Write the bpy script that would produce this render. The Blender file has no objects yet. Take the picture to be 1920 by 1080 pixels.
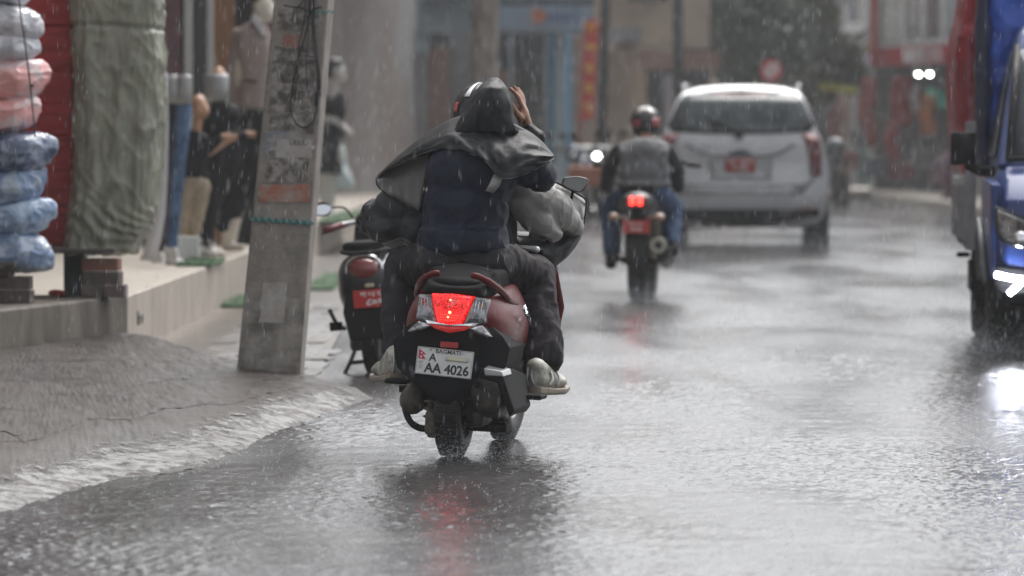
import bpy, bmesh, math, random
from mathutils import Vector, Matrix, Euler, noise
import numpy as np
R = math.radians
random.seed(7)
scene = bpy.context.scene
REAL = scene.collection
class _Deferred:
    """objects wait here and are linked to the scene at the end, so that helper evaluations stay quick"""
    def __init__(s): s.items = []; s.objects = s
    def link(s, o): s.items.append(o)
    def flush(s):
        for o in s.items: REAL.objects.link(o)
        s.items = []
COL = _Deferred()
# ---------------------------------------------------------------- camera
CAMH, FPX, PITCH = 1.2, 10667.0, R(1.504)
cam = bpy.data.cameras.new('camera'); camo = bpy.data.objects.new('camera', cam); REAL.objects.link(camo)
camo.location = (0, 0, CAMH); camo.rotation_euler = (R(90) - PITCH, 0, 0)
cam.lens = 200; cam.sensor_width = 36; cam.clip_start = 0.5; cam.clip_end = 900
cam.dof.use_dof = True; cam.dof.focus_distance = 21.5; cam.dof.aperture_fstop = 4.5
scene.camera = camo
# ---------------------------------------------------------------- light
world = bpy.data.worlds.new('World'); scene.world = world; world.use_nodes = True
wn = world.node_tree.nodes; wl = world.node_tree.links; wn.clear()
sky = wn.new('ShaderNodeTexSky'); sky.sky_type = 'NISHITA'; sky.sun_disc = False
sky.sun_elevation = R(58); sky.sun_rotation = R(25); sky.dust_density = 4.0; sky.air_density = 1.0; sky.ozone_density = 1.0
hs = wn.new('ShaderNodeHueSaturation'); hs.inputs['Saturation'].default_value = 0.2
bg = wn.new('ShaderNodeBackground'); bg.inputs['Strength'].default_value = 0.15
wo = wn.new('ShaderNodeOutputWorld')
wl.new(sky.outputs[0], hs.inputs['Color']); wl.new(hs.outputs[0], bg.inputs['Color']); wl.new(bg.outputs[0], wo.inputs['Surface'])
sun = bpy.data.lights.new('sun', 'SUN'); sun.energy = 1.5; sun.angle = R(50); sun.color = (1, 0.98, 0.95)
suno = bpy.data.objects.new('sun', sun); REAL.objects.link(suno)
suno.rotation_euler = (R(32), 0, R(-25 + 180))
scene.view_settings.view_transform = 'Standard'; scene.view_settings.look = 'None'
scene.view_settings.exposure = 0.8; scene.view_settings.gamma = 1.0; scene.view_settings.use_curve_mapping = False
scene.render.engine = 'CYCLES'
cy = scene.cycles
cy.use_denoising = True; cy.max_bounces = 7; cy.diffuse_bounces = 3; cy.glossy_bounces = 3; cy.transmission_bounces = 5
cy.transparent_max_bounces = 12; cy.volume_bounces = 0; cy.sample_clamp_indirect = 6; cy.sample_clamp_direct = 0
cy.caustics_reflective = False; cy.caustics_refractive = False
# ---------------------------------------------------------------- helpers
sp, cp = math.sin(PITCH), math.cos(PITCH)
def W(px, py, Y):
    """the point of the street seen at that place of the photograph, Y metres down the street"""
    u = (px - 960) / FPX; v = (540 - py) / FPX
    dx, dy, dz = u, cp + v * sp, -sp + v * cp
    t = Y / dy
    return Vector((dx * t, Y, CAMH + dz * t))
def G(px, py, z=0.0):
    u = (px - 960) / FPX; v = (540 - py) / FPX
    dx, dy, dz = u, cp + v * sp, -sp + v * cp
    t = (z - CAMH) / dz
    return Vector((dx * t, dy * t, z))
def px_of(Y): return FPX / Y          # pixels per metre there

MATS = {}
def mat(name, col=(.5, .5, .5), rough=.5, metal=0, coat=0, coat_rough=.08, bump=0, bscale=60, col2=None, nscale=8, ndetail=6,
        lo=.35, hi=.65, emit=None, estr=0, alpha=1, trans=0, spec=.5, stretch=None, rough2=None, bdetail=4, sheen=0, ior=1.45):
    if name in MATS: return MATS[name]
    m = bpy.data.materials.new(name); m.use_nodes = True; MATS[name] = m
    nt = m.node_tree; n = nt.nodes; l = nt.links; b = n['Principled BSDF']
    b.inputs['Base Color'].default_value = (*col, 1); b.inputs['Roughness'].default_value = rough
    b.inputs['Metallic'].default_value = metal; b.inputs['Coat Weight'].default_value = coat
    b.inputs['Coat Roughness'].default_value = coat_rough; b.inputs['Alpha'].default_value = alpha
    b.inputs['Transmission Weight'].default_value = trans; b.inputs['Specular IOR Level'].default_value = spec
    b.inputs['IOR'].default_value = ior
    if sheen: b.inputs['Sheen Weight'].default_value = sheen
    if emit: b.inputs['Emission Color'].default_value = (*emit, 1); b.inputs['Emission Strength'].default_value = estr
    if col2 or bump or rough2 is not None:
        tc = n.new('ShaderNodeTexCoord'); vec = tc.outputs['Object']
        if stretch:
            mp = n.new('ShaderNodeMapping'); mp.inputs['Scale'].default_value = stretch; l.new(vec, mp.inputs[0]); vec = mp.outputs[0]
        if col2 or rough2 is not None:
            t = n.new('ShaderNodeTexNoise'); t.inputs['Scale'].default_value = nscale; t.inputs['Detail'].default_value = ndetail
            t.inputs['Roughness'].default_value = .62
            l.new(vec, t.inputs['Vector'])
            mr = n.new('ShaderNodeMapRange'); mr.inputs['From Min'].default_value = lo; mr.inputs['From Max'].default_value = hi
            l.new(t.outputs['Fac'], mr.inputs['Value'])
            if col2:
                mx = n.new('ShaderNodeMix'); mx.data_type = 'RGBA'
                mx.inputs['A'].default_value = (*col, 1); mx.inputs['B'].default_value = (*col2, 1)
                l.new(mr.outputs[0], mx.inputs['Factor']); l.new(mx.outputs['Result'], b.inputs['Base Color'])
            if rough2 is not None:
                m2 = n.new('ShaderNodeMapRange'); m2.inputs['To Min'].default_value = rough; m2.inputs['To Max'].default_value = rough2
                l.new(mr.outputs[0], m2.inputs['Value']); l.new(m2.outputs[0], b.inputs['Roughness'])
        if bump:
            t2 = n.new('ShaderNodeTexNoise'); t2.inputs['Scale'].default_value = bscale; t2.inputs['Detail'].default_value = bdetail
            l.new(vec, t2.inputs['Vector'])
            bp = n.new('ShaderNodeBump'); bp.inputs['Strength'].default_value = 1; bp.inputs['Distance'].default_value = bump
            l.new(t2.outputs['Fac'], bp.inputs['Height']); l.new(bp.outputs[0], b.inputs['Normal'])
            l.new(bp.outputs[0], b.inputs['Coat Normal'])
    return m

def root_matrix(o):
    while o.parent: o = o.parent
    return o.matrix_basis.copy()
def thing(name, label, cat, loc=(0, 0, 0), rot=(0, 0, 0), group=None):
    o = bpy.data.objects.new(name, None); COL.objects.link(o); o.empty_display_size = .1
    o.location = loc; o.rotation_euler = rot; o['label'] = label; o['category'] = cat
    if group: o['group'] = group
    return o
def tag(o, label=None, cat=None, group=None, kind=None):
    if label: o['label'] = label
    if cat: o['category'] = cat
    if group: o['group'] = group
    if kind: o['kind'] = kind
    return o
class MB:
    """collects shapes and links them as ONE mesh object"""
    def __init__(s): s.v = []; s.f = []; s.m = []; s.cur = 0
    def add(s, vs, fs, mi=None):
        o = len(s.v); s.v += [tuple(p) for p in vs]; s.f += [tuple(i + o for i in f) for f in fs]
        s.m += [s.cur if mi is None else mi] * len(fs); return s
    def box(s, c, d, rot=None, mi=None):
        x, y, z = d[0] / 2, d[1] / 2, d[2] / 2
        vs = [Vector(p) for p in ((-x,-y,-z),(x,-y,-z),(x,y,-z),(-x,y,-z),(-x,-y,z),(x,-y,z),(x,y,z),(-x,y,z))]
        if rot: M = Euler(rot).to_matrix(); vs = [M @ p for p in vs]
        c = Vector(c); return s.add([p + c for p in vs], [(0,3,2,1),(4,5,6,7),(0,1,5,4),(1,2,6,5),(2,3,7,6),(3,0,4,7)], mi)
    def bx(s, a, b, mi=None):
        a, b = Vector(a), Vector(b); return s.box((a + b) / 2, (abs(b.x-a.x), abs(b.y-a.y), abs(b.z-a.z)), None, mi)
    def tube(s, pts, r, n=10, caps=True, mi=None, flat=1.0):
        pts = [Vector(p) for p in pts]; rs = r if isinstance(r, (list, tuple)) else [r] * len(pts)
        vs = []; up = Vector((0, 0, 1)); prev = None
        for i, p in enumerate(pts):
            d = (pts[min(i+1, len(pts)-1)] - pts[max(i-1, 0)]).normalized()
            a = prev if prev is not None else (up if abs(d.dot(up)) < .9 else Vector((1, 0, 0)))
            e1 = (a - d * a.dot(d)).normalized(); e2 = d.cross(e1); prev = e1
            for k in range(n):
                t = 2 * math.pi * k / n; vs.append(p + e1 * (rs[i] * math.cos(t) * flat) + e2 * (rs[i] * math.sin(t)))
        fs = []
        for i in range(len(pts) - 1):
            for k in range(n): fs.append((i*n+k, i*n+(k+1) % n, (i+1)*n+(k+1) % n, (i+1)*n+k))
        if caps: fs.append(tuple(range(n))[::-1]); fs.append(tuple(range((len(pts)-1)*n, len(pts)*n)))
        return s.add(vs, fs, mi)
    def ell(s, c, r, n=16, m=10, rot=None, mi=None):
        c = Vector(c); vs = []; fs = []; M = Euler(rot).to_matrix() if rot else Matrix.Identity(3)
        for j in range(1, m):
            ph = math.pi * j / m
            for k in range(n):
                t = 2*math.pi*k/n
                vs.append(c + M @ Vector((r[0]*math.sin(ph)*math.cos(t), r[1]*math.sin(ph)*math.sin(t), r[2]*math.cos(ph))))
        vs.append(c + M @ Vector((0, 0, r[2]))); vs.append(c + M @ Vector((0, 0, -r[2]))); T, B = len(vs)-2, len(vs)-1
        for j in range(m-2):
            for k in range(n): fs.append((j*n+k, (j+1)*n+k, (j+1)*n+(k+1) % n, j*n+(k+1) % n))
        for k in range(n): fs.append((T, k, (k+1) % n)); fs.append((B, (m-2)*n+(k+1) % n, (m-2)*n+k))
        return s.add(vs, fs, mi)
    def lathe(s, prof, c, axis='x', n=28, mi=None, rot=None):
        """prof: (radius, position along the axis) closed loop or open"""
        c = Vector(c); vs = []; M = Euler(rot).to_matrix() if rot else Matrix.Identity(3)
        for (r, a) in prof:
            for k in range(n):
                t = 2*math.pi*k/n; u, w = r*math.cos(t), r*math.sin(t)
                p = Vector((a, u, w)) if axis == 'x' else Vector((u, a, w)) if axis == 'y' else Vector((u, w, a))
                vs.append(c + M @ p)
        fs = [(i*n+k, i*n+(k+1) % n, (i+1)*n+(k+1) % n, (i+1)*n+k) for i in range(len(prof)-1) for k in range(n)]
        return s.add(vs, fs, mi)
    def prism(s, poly, y0, y1, mi=None):
        """poly in x,z extruded along y"""
        n = len(poly); vs = [(x, y0, z) for x, z in poly] + [(x, y1, z) for x, z in poly]
        return s.add(vs, [tuple(range(n)), tuple(range(2*n-1, n-1, -1))] + [(i, i+n, (i+1) % n+n, (i+1) % n) for i in range(n)], mi)
    def loft(s, rings, caps=True, mi=None):
        n = len(rings[0]); vs = [p for r in rings for p in r]
        fs = [(i*n+k, i*n+(k+1) % n, (i+1)*n+(k+1) % n, (i+1)*n+k) for i in range(len(rings)-1) for k in range(n)]
        if caps: fs.append(tuple(range(n))[::-1]); fs.append(tuple(range((len(rings)-1)*n, len(rings)*n)))
        return s.add(vs, fs, mi)
    def grid(s, rows, mi=None):
        n = len(rows[0]); vs = [p for r in rows for p in r]
        return s.add(vs, [(i*n+k, i*n+k+1, (i+1)*n+k+1, (i+1)*n+k) for i in range(len(rows)-1) for k in range(n-1)], mi)
    def build(s, name, m, parent=None, world=False, smooth=False, bevel=0, solid=0, sub=0, seg=2, fix=True):
        me = bpy.data.meshes.new(name)
        vs = s.v
        if world and parent is not None:
            I = root_matrix(parent).inverted(); vs = [tuple(I @ Vector(p)) for p in vs]
        me.from_pydata(vs, [], s.f); me.update()
        for k in (m if isinstance(m, (list, tuple)) else [m]): me.materials.append(k)
        for p, i in zip(me.polygons, s.m): p.material_index = i
        if fix and not solid:
            bm = bmesh.new(); bm.from_mesh(me); bmesh.ops.recalc_face_normals(bm, faces=bm.faces); bm.to_mesh(me); bm.free()
        if smooth: me.shade_smooth()
        o = bpy.data.objects.new(name, me); COL.objects.link(o)
        if parent is not None: o.parent = parent
        if solid:
            q = o.modifiers.new('s', 'SOLIDIFY'); q.thickness = solid; q.offset = 0
            if isinstance(m, (list, tuple)) and len(m) > 1: q.material_offset = 1; q.material_offset_rim = 0
        if sub:
            q = o.modifiers.new('u', 'SUBSURF'); q.levels = q.render_levels = sub
        if bevel:
            q = o.modifiers.new('b', 'BEVEL'); q.width = bevel; q.segments = seg; q.limit_method = 'ANGLE'; q.angle_limit = R(35)
            if not smooth: me.shade_smooth(); 
            w = o.modifiers.new('w', 'WEIGHTED_NORMAL'); w.keep_sharp = True
        return o
def capsule(mb, p, q, r1, r2, n=14):
    p, q = Vector(p), Vector(q); d = (q - p); L = d.length
    if L < 1e-6: return mb.ell(p, (r1, r1, r1))
    d /= L; pts, rs = [], []
    for t in (1, .8, .5, .2): pts.append(p - d * r1 * t); rs.append(max(r1 * math.sqrt(1 - t*t), r1 * .12))
    pts.append(p); rs.append(r1); pts.append(q); rs.append(r2)
    for t in (.2, .5, .8, 1): pts.append(q + d * r2 * t); rs.append(max(r2 * math.sqrt(1 - t*t), r2 * .12))
    return mb.tube(pts, rs, n)
def chain(mb, pts, rs):
    for i in range(len(pts)-1): capsule(mb, pts[i], pts[i+1], rs[i], rs[i+1])
    return mb
def blob(name, mb, m, parent=None, voxel=.012, smooth=4, world=False, wrinkle=0, wscale=9, wstretch=(1, 1, 1), wmode='ridge', seed=0, amp2=0):
    """union of the overlapping closed shapes in mb as one continuous surface, with folds pushed along the normals"""
    me = bpy.data.meshes.new('tmp'); me.from_pydata(mb.v, [], mb.f); me.update()
    bm = bmesh.new(); bm.from_mesh(me); bmesh.ops.recalc_face_normals(bm, faces=bm.faces); bm.to_mesh(me); bm.free()
    o = bpy.data.objects.new('tmp', me); REAL.objects.link(o)
    q = o.modifiers.new('r', 'REMESH'); q.mode = 'VOXEL'; q.voxel_size = voxel
    q = o.modifiers.new('s', 'SMOOTH'); q.factor = .5; q.iterations = smooth
    dg = bpy.context.evaluated_depsgraph_get(); out = bpy.data.meshes.new_from_object(o.evaluated_get(dg))
    bpy.data.objects.remove(o); bpy.data.meshes.remove(me)
    if wrinkle:
        nv = len(out.vertices); sv = Vector((seed * 13.1, seed * 7.7, seed * 3.3)); st = Vector(wstretch)
        new = []
        for v in out.vertices:
            c = v.co; p = Vector((c.x*st.x, c.y*st.y, c.z*st.z)) * wscale + sv
            if wmode == 'ridge':
                wv = noise.noise_vector(p * .5) * .6
                a = math.exp(-(noise.noise(p + wv) * 3.0) ** 2); b = math.exp(-abs(noise.noise(p * 1.7 + wv * 2) * 7)); d_ = math.exp(-abs(noise.noise(p * 4.1 + wv * 3 + Vector((7, 1, 3))) * 6))
                h = .7 * (a - .5) + .55 * (b - .35) + .22 * (d_ - .35)
            else: h = noise.fractal(p, 1, 2, 4)
            new.append(c + v.normal * (wrinkle * h))
        for v, c in zip(out.vertices, new): v.co = c
    if world and parent is not None: out.transform(root_matrix(parent).inverted())
    out.name = name
    for k in (m if isinstance(m, (list, tuple)) else [m]): out.materials.append(k)
    out.shade_smooth()
    o = bpy.data.objects.new(name, out); COL.objects.link(o)
    if parent is not None: o.parent = parent
    return o
def text(name, body, size, M, m, parent, ext=.0012, squash=1.0, bold=0, align='CENTER'):
    """lettering as a thin mesh; M is the placing matrix in the parent's space (text plane = local xy)"""
    cu = bpy.data.curves.new('t', 'FONT'); cu.body = body; cu.size = size; cu.extrude = ext; cu.offset = bold
    cu.align_x = align; cu.align_y = 'CENTER'; cu.resolution_u = 3
    o = bpy.data.objects.new('t', cu); REAL.objects.link(o)
    dg = bpy.context.evaluated_depsgraph_get(); me = bpy.data.meshes.new_from_object(o.evaluated_get(dg))
    bpy.data.objects.remove(o)
    me.transform(M @ Matrix.Diagonal((squash, 1, 1, 1))); me.name = name; me.materials.clear(); me.materials.append(m)
    o = bpy.data.objects.new(name, me); COL.objects.link(o)
    if parent is not None: o.parent = parent
    return o
def facing(loc, yaw=0, tilt=0):
    """matrix for lettering that stands upright and faces the camera side (-y)"""
    return Matrix.Translation(loc) @ Matrix.Rotation(yaw, 4, 'Z') @ Matrix.Rotation(R(90), 4, 'X') @ Matrix.Rotation(tilt, 4, 'Z')
def spline(pts, n=6):
    """smooth curve through points"""
    P = [Vector(p) for p in pts]; P = [P[0]*2-P[1]] + P + [P[-1]*2-P[-2]]; out = []
    for i in range(1, len(P)-2):
        for k in range(n):
            t = k / n; a, b, c, d = P[i-1], P[i], P[i+1], P[i+2]
            out.append(.5*((2*b)+(c-a)*t+(2*a-5*b+4*c-d)*t*t+(3*b-a-3*c+d)*t**3))
    out.append(P[-2]); return out
def dup(rootobj, loc=None, rot=None, label=None, group=None):
    r = rootobj.copy(); COL.objects.link(r)
    if loc is not None: r.location = loc
    if rot is not None: r.rotation_euler = rot
    if label: r['label'] = label
    if group: r['group'] = group
    for ch in list(rootobj.children):
        c = ch.copy(); COL.objects.link(c); c.parent = r
        for g in ch.children:
            d = g.copy(); COL.objects.link(d); d.parent = c
    return r
# ---------------------------------------------------------------- common materials
BLK = mat('black_plastic', (.010, .010, .011), .62, spec=.07, coat=.03, coat_rough=.3, bump=.0006, bscale=300)
RUB = mat('tyre_rubber', (.012, .012, .013), .6, spec=.3, coat=.08, coat_rough=.25, bump=.001, bscale=120, col2=(.022, .021, .02), nscale=20)
STEEL = mat('steel', (.45, .45, .46), .32, metal=1, col2=(.25, .24, .23), nscale=30, bump=.0004, bscale=200)
CHROME = mat('chrome', (.75, .75, .76), .12, metal=1)
GRIME = mat('grimy_metal', (.035, .031, .028), .6, metal=.2, spec=.3, col2=(.10, .08, .055), nscale=25, coat=.1, bump=.002, bscale=90)
SKIN = mat('skin', (.30, .145, .085), .42, coat=.25, coat_rough=.3, col2=(.24, .10, .06), nscale=30, bump=.0006, bscale=180)
WHITEP = mat('white_paint', (.72, .73, .74), .25, coat=.9, coat_rough=.08, col2=(.6, .6, .6), nscale=3, bump=.0012, bscale=160)
GLASS = mat('dark_glass', (.02, .025, .028), .06, spec=.9, coat=.6, coat_rough=.1, bump=.0008, bscale=150)
MIRR = mat('mirror_glass', (.85, .87, .9), .04, metal=1)
# ---------------------------------------------------------------- ground
def wet_asphalt():
    m = bpy.data.materials.new('wet_asphalt'); m.use_nodes = True; nt = m.node_tree; n = nt.nodes; l = nt.links; b = n['Principled BSDF']
    tc = n.new('ShaderNodeTexCoord')
    def nz(scale, det=5, rough=.6, st=None, dist=0):
        t = n.new('ShaderNodeTexNoise'); t.inputs['Scale'].default_value = scale; t.inputs['Detail'].default_value = det
        t.inputs['Roughness'].default_value = rough; t.inputs['Distortion'].default_value = dist
        if st:
            mp = n.new('ShaderNodeMapping'); mp.inputs['Scale'].default_value = st; mp.inputs['Rotation'].default_value = (0, 0, R(-4))
            l.new(tc.outputs['Object'], mp.inputs[0]); l.new(mp.outputs[0], t.inputs['Vector'])
        else: l.new(tc.outputs['Object'], t.inputs['Vector'])
        return t.outputs['Fac']
    def mr(x, a, b_, c, d):
        q = n.new('ShaderNodeMapRange'); q.inputs[1].default_value = a; q.inputs[2].default_value = b_; q.inputs[3].default_value = c; q.inputs[4].default_value = d
        l.new(x, q.inputs[0]); return q.outputs[0]
    def mth(op, a, b_):
        q = n.new('ShaderNodeMath'); q.operation = op
        for i, x in enumerate((a, b_)):
            if isinstance(x, (int, float)): q.inputs[i].default_value = x
            else: l.new(x, q.inputs[i])
        return q.outputs[0]
    big = nz(1.0, 4, .55, (.9, .16, 1), .6)            # long patches of deeper water and rougher stone along the street
    mid = nz(2.6, 5, .6, (1, .35, 1), .3)
    grain = nz(110, 3, .7); ripple = nz(9, 3, .6); ripple2 = nz(30, 3, .65)
    cm = n.new('ShaderNodeMix'); cm.data_type = 'RGBA'; cm.inputs['A'].default_value = (.026, .025, .026, 1); cm.inputs['B'].default_value = (.055, .052, .05, 1)
    l.new(mr(mid, .35, .7, 0, 1), cm.inputs['Factor']); l.new(cm.outputs['Result'], b.inputs['Base Color'])
    wet = mr(big, .38, .62, 0, 1)                       # 1 = film of water, 0 = coarse stone
    l.new(mr(wet, 0, 1, .26, .15), b.inputs['Roughness'])
    b.inputs['Specular IOR Level'].default_value = .4
    b.inputs['Coat Weight'].default_value = .42; l.new(mr(wet, 0, 1, .22, .09), b.inputs['Coat Roughness']); b.inputs['Coat IOR'].default_value = 1.33
    h = mth('ADD', mth('MULTIPLY', ripple, 1.3), mth('MULTIPLY', ripple2, 1.1))
    h = mth('ADD', h, mth('MULTIPLY', grain, mr(wet, 0, 1, .5, .22)))
    h = mth('ADD', h, mth('MULTIPLY', mid, 3))
    bp = n.new('ShaderNodeBump'); bp.inputs['Distance'].default_value = .002; bp.inputs['Strength'].default_value = 1
    l.new(h, bp.inputs['Height']); l.new(bp.outputs[0], b.inputs['Normal']); l.new(bp.outputs[0], b.inputs['Coat Normal'])
    return m
ASPH = wet_asphalt()
CONC = mat('wet_concrete', (.046, .036, .029), .62, spec=.2, rough2=.32, coat=.05, coat_rough=.3, col2=(.024, .019, .016), nscale=3.2, bump=.0015, bscale=60, bdetail=6, lo=.3, hi=.7, stretch=(1, .6, 1))
WATER_SHEEN = mat('water_painted_sheen', (.25, .245, .24), .5, spec=.12, coat=.06, coat_rough=.25, col2=(.07, .062, .056), nscale=16, ndetail=10, lo=.42, hi=.62, bump=.0025, bscale=60, stretch=(1, .5, 1))  # pale tone paints in the sky reflected along the wet apron edge
MUD = mat('muddy_ground', (.17, .135, .105), .3, coat=.5, coat_rough=.2, col2=(.09, .07, .055), nscale=2.5, bump=.006, bscale=18, stretch=(1, .6, 1))
PLAST = mat('stained_plaster', (.24, .21, .18), .6, coat=.2, coat_rough=.3, col2=(.13, .115, .10), nscale=4, bump=.004, bscale=35, lo=.38, hi=.68, stretch=(1, 1, .45), bdetail=7)
PLAST2 = mat('beige_plaster', (.42, .37, .31), .6, coat=.2, coat_rough=.3, col2=(.27, .235, .2), nscale=4, bump=.002, bscale=35, stretch=(1, 1, .5))
def sheet(xs, ys, fz):
    return [[(x, y, fz(x, y)) for x in xs] for y in ys]
def lerp(a, b, t): return a + (b - a) * t
road = MB().grid(sheet(np.linspace(-60, 60, 13), np.concatenate([np.linspace(4, 60, 29), np.linspace(66, 420, 40)]), lambda x, y: -0.012)).build('road', ASPH)
tag(road, 'wet asphalt road shining with rain', kind='structure')
def field(n, cell, lo, hi, seed):
    """periodic random relief: n x n cells, wavelengths between lo and hi metres, unit deviation"""
    rg_ = np.random.default_rng(seed); f = np.fft.fft2(rg_.normal(size=(n, n))); k = np.fft.fftfreq(n, cell); K = np.hypot(k[:, None], k[None, :])
    w = np.exp(-((np.log(np.maximum(K, 1e-6)) - np.log(1 / math.sqrt(lo * hi))) / (.5 * math.log(hi / lo))) ** 2) / np.maximum(K, .05) ** .8
    g = np.real(np.fft.ifft2(f * w)); return (g - g.mean()) / g.std()
def samp(g, cell, x, y):
    n = g.shape[0]; u = (x / cell) % n; v = (y / cell) % n; i = u.astype(int); j = v.astype(int); a = u - i; b = v - j; i2 = (i + 1) % n; j2 = (j + 1) % n; i %= n; j %= n
    return g[i, j]*(1-a)*(1-b) + g[i2, j]*a*(1-b) + g[i, j2]*(1-a)*b + g[i2, j2]*a*b
G1 = field(640, .0125, .028, .075, 1); G2 = field(512, .03, .15, .5, 2); G3 = field(256, .12, .8, 3.5, 3)
def near_road():
    ys_ = [13.5]
    while ys_[-1] < 75: ys_.append(ys_[-1] + .022 * max(1, ys_[-1] / 19) ** 1.5)
    ys_ = np.array(ys_); nx = 300; t = np.linspace(-1, 1, nx)
    Y_, T_ = np.meshgrid(ys_, t, indexing='ij'); X_ = T_ * (.098 * Y_ + .25)
    patch_ = np.clip(.5 + .55 * samp(G3, .12, X_ * 1.0 + 3, Y_ * .32), 0, 1)
    Z = (.0017 * (.5 + .9 * patch_) * samp(G1, .0125, X_, Y_) + .0006 * samp(G2, .03, X_, Y_ * .7) + .0022 * samp(G3, .12, X_, Y_ * .5)) 
    Z += .001
    me = bpy.data.meshes.new('road'); n = X_.size; me.vertices.add(n); me.vertices.foreach_set('co', np.stack([X_, Y_, Z], -1).astype(np.float32).ravel())
    r_, c_ = X_.shape; idx = np.arange(n).reshape(r_, c_); q = np.stack([idx[:-1, :-1], idx[:-1, 1:], idx[1:, 1:], idx[1:, :-1]], -1).reshape(-1, 4)
    me.loops.add(q.size); me.loops.foreach_set('vertex_index', q.ravel().astype(np.int32)); me.polygons.add(len(q)); me.polygons.foreach_set('loop_start', np.arange(0, q.size, 4, dtype=np.int32)); me.polygons.foreach_set('loop_total', np.full(len(q), 4, np.int32))
    me.polygons.foreach_set('use_smooth', np.ones(len(q), bool)); me.update(calc_edges=True); me.materials.append(ASPH)
    o = bpy.data.objects.new('road', me); COL.objects.link(o); tag(o, 'rippled wet road surface close to the riders', kind='structure'); print('road quads', len(q))
near_road()
# the concrete apron that slopes from the shop ledge down to the road
E0, E1, E2 = G(0, 968), G(400, 868), G(702, 748)
edge = spline([G(-420, 1040), G(-180, 1003), E0, G(200, 905), E1, G(560, 800), E2], 60)
back = spline([G(-420, 690, .17), G(-180, 668, .17), G(0, 655, .155), G(120, 637, .155), G(238, 622, .15), G(420, 668, .11), G(560, 696, .07)], 60)
rows = []
NR = 70
for i in range(NR + 1):
    t = i / NR; row = []
    for a, b in zip(edge, back):
        p = a.lerp(b, t); zb = b.z
        z = -.003 + zb * (min(t / .22, 1) * .42 + .58 * t)
        z += .006 * noise.fractal(Vector((p.x * 3, p.y * 1.2, 0)), 1, 2, 4) * min(1, t * 6) + .0042 * noise.fractal(Vector((p.x * 13 + p.y * 3, p.y * 4, 3)), .8, 2, 4)
        row.append((p.x, p.y, z))
    rows.append(row)
skirt = [(x, y + .02, -.05) for x, y, z in rows[-1]]
mbA = MB(); mbA.grid(rows + [skirt]); mbA.grid([[(x, y - .01, -.05) for x, y, z in rows[0]], rows[0]])
end = [r[-1] for r in rows]; mbA.grid([end, [(x + .03, y + .03, -.05) for x, y, z in end]])
pav = mbA.build('pavement', CONC, smooth=True); tag(pav, 'sloping cracked wet concrete apron between shops and road', kind='structure')
# film of running water at the foot of the apron: a thin sheet, coloured pale for the sky it reflects
def on_apron(u, t):
    """u along (0..1), t across from the road (0..1)"""
    fu = u * (len(rows[0]) - 1); i = min(int(fu), len(rows[0]) - 2); fu -= i; ft = t * NR; j = min(int(ft), NR - 1); ft -= j
    A = Vector(rows[j][i]).lerp(Vector(rows[j][i+1]), fu); B = Vector(rows[j+1][i]).lerp(Vector(rows[j+1][i+1]), fu)
    return A.lerp(B, ft)
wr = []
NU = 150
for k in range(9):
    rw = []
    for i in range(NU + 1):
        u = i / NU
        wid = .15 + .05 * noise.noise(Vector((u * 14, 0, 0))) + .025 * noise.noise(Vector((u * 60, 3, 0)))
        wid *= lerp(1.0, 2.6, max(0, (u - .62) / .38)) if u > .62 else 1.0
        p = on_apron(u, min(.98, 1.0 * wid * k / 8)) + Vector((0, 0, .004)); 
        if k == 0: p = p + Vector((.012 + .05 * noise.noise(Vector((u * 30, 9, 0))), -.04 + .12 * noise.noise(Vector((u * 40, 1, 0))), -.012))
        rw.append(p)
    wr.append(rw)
fo = MB().grid(wr).build('water', WATER_SHEEN, smooth=True)
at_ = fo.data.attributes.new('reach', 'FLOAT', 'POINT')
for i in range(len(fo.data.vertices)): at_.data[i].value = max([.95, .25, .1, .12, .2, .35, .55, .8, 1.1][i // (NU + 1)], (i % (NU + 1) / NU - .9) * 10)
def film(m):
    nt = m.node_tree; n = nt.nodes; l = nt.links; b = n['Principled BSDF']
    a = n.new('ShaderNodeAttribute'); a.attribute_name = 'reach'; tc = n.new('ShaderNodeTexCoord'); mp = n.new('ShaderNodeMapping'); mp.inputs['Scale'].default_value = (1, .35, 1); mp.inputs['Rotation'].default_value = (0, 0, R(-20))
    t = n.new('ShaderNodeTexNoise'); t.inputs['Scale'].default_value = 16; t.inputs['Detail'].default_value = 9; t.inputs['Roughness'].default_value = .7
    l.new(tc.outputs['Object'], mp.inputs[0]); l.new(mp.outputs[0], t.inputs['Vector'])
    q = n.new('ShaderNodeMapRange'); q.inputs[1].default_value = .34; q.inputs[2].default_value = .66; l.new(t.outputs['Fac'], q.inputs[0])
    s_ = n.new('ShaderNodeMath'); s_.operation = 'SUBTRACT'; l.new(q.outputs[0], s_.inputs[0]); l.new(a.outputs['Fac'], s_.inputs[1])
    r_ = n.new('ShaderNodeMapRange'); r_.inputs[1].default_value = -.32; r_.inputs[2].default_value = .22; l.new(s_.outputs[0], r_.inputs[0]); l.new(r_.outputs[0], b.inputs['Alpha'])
film(WATER_SHEEN)
if 1: tag(fo, 'sheet of rain water along the foot of the apron, its sky reflection painted in pale', kind='structure')
CRK = mat('dark_crack', (.02, .017, .015), .5, coat=.5)
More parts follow.
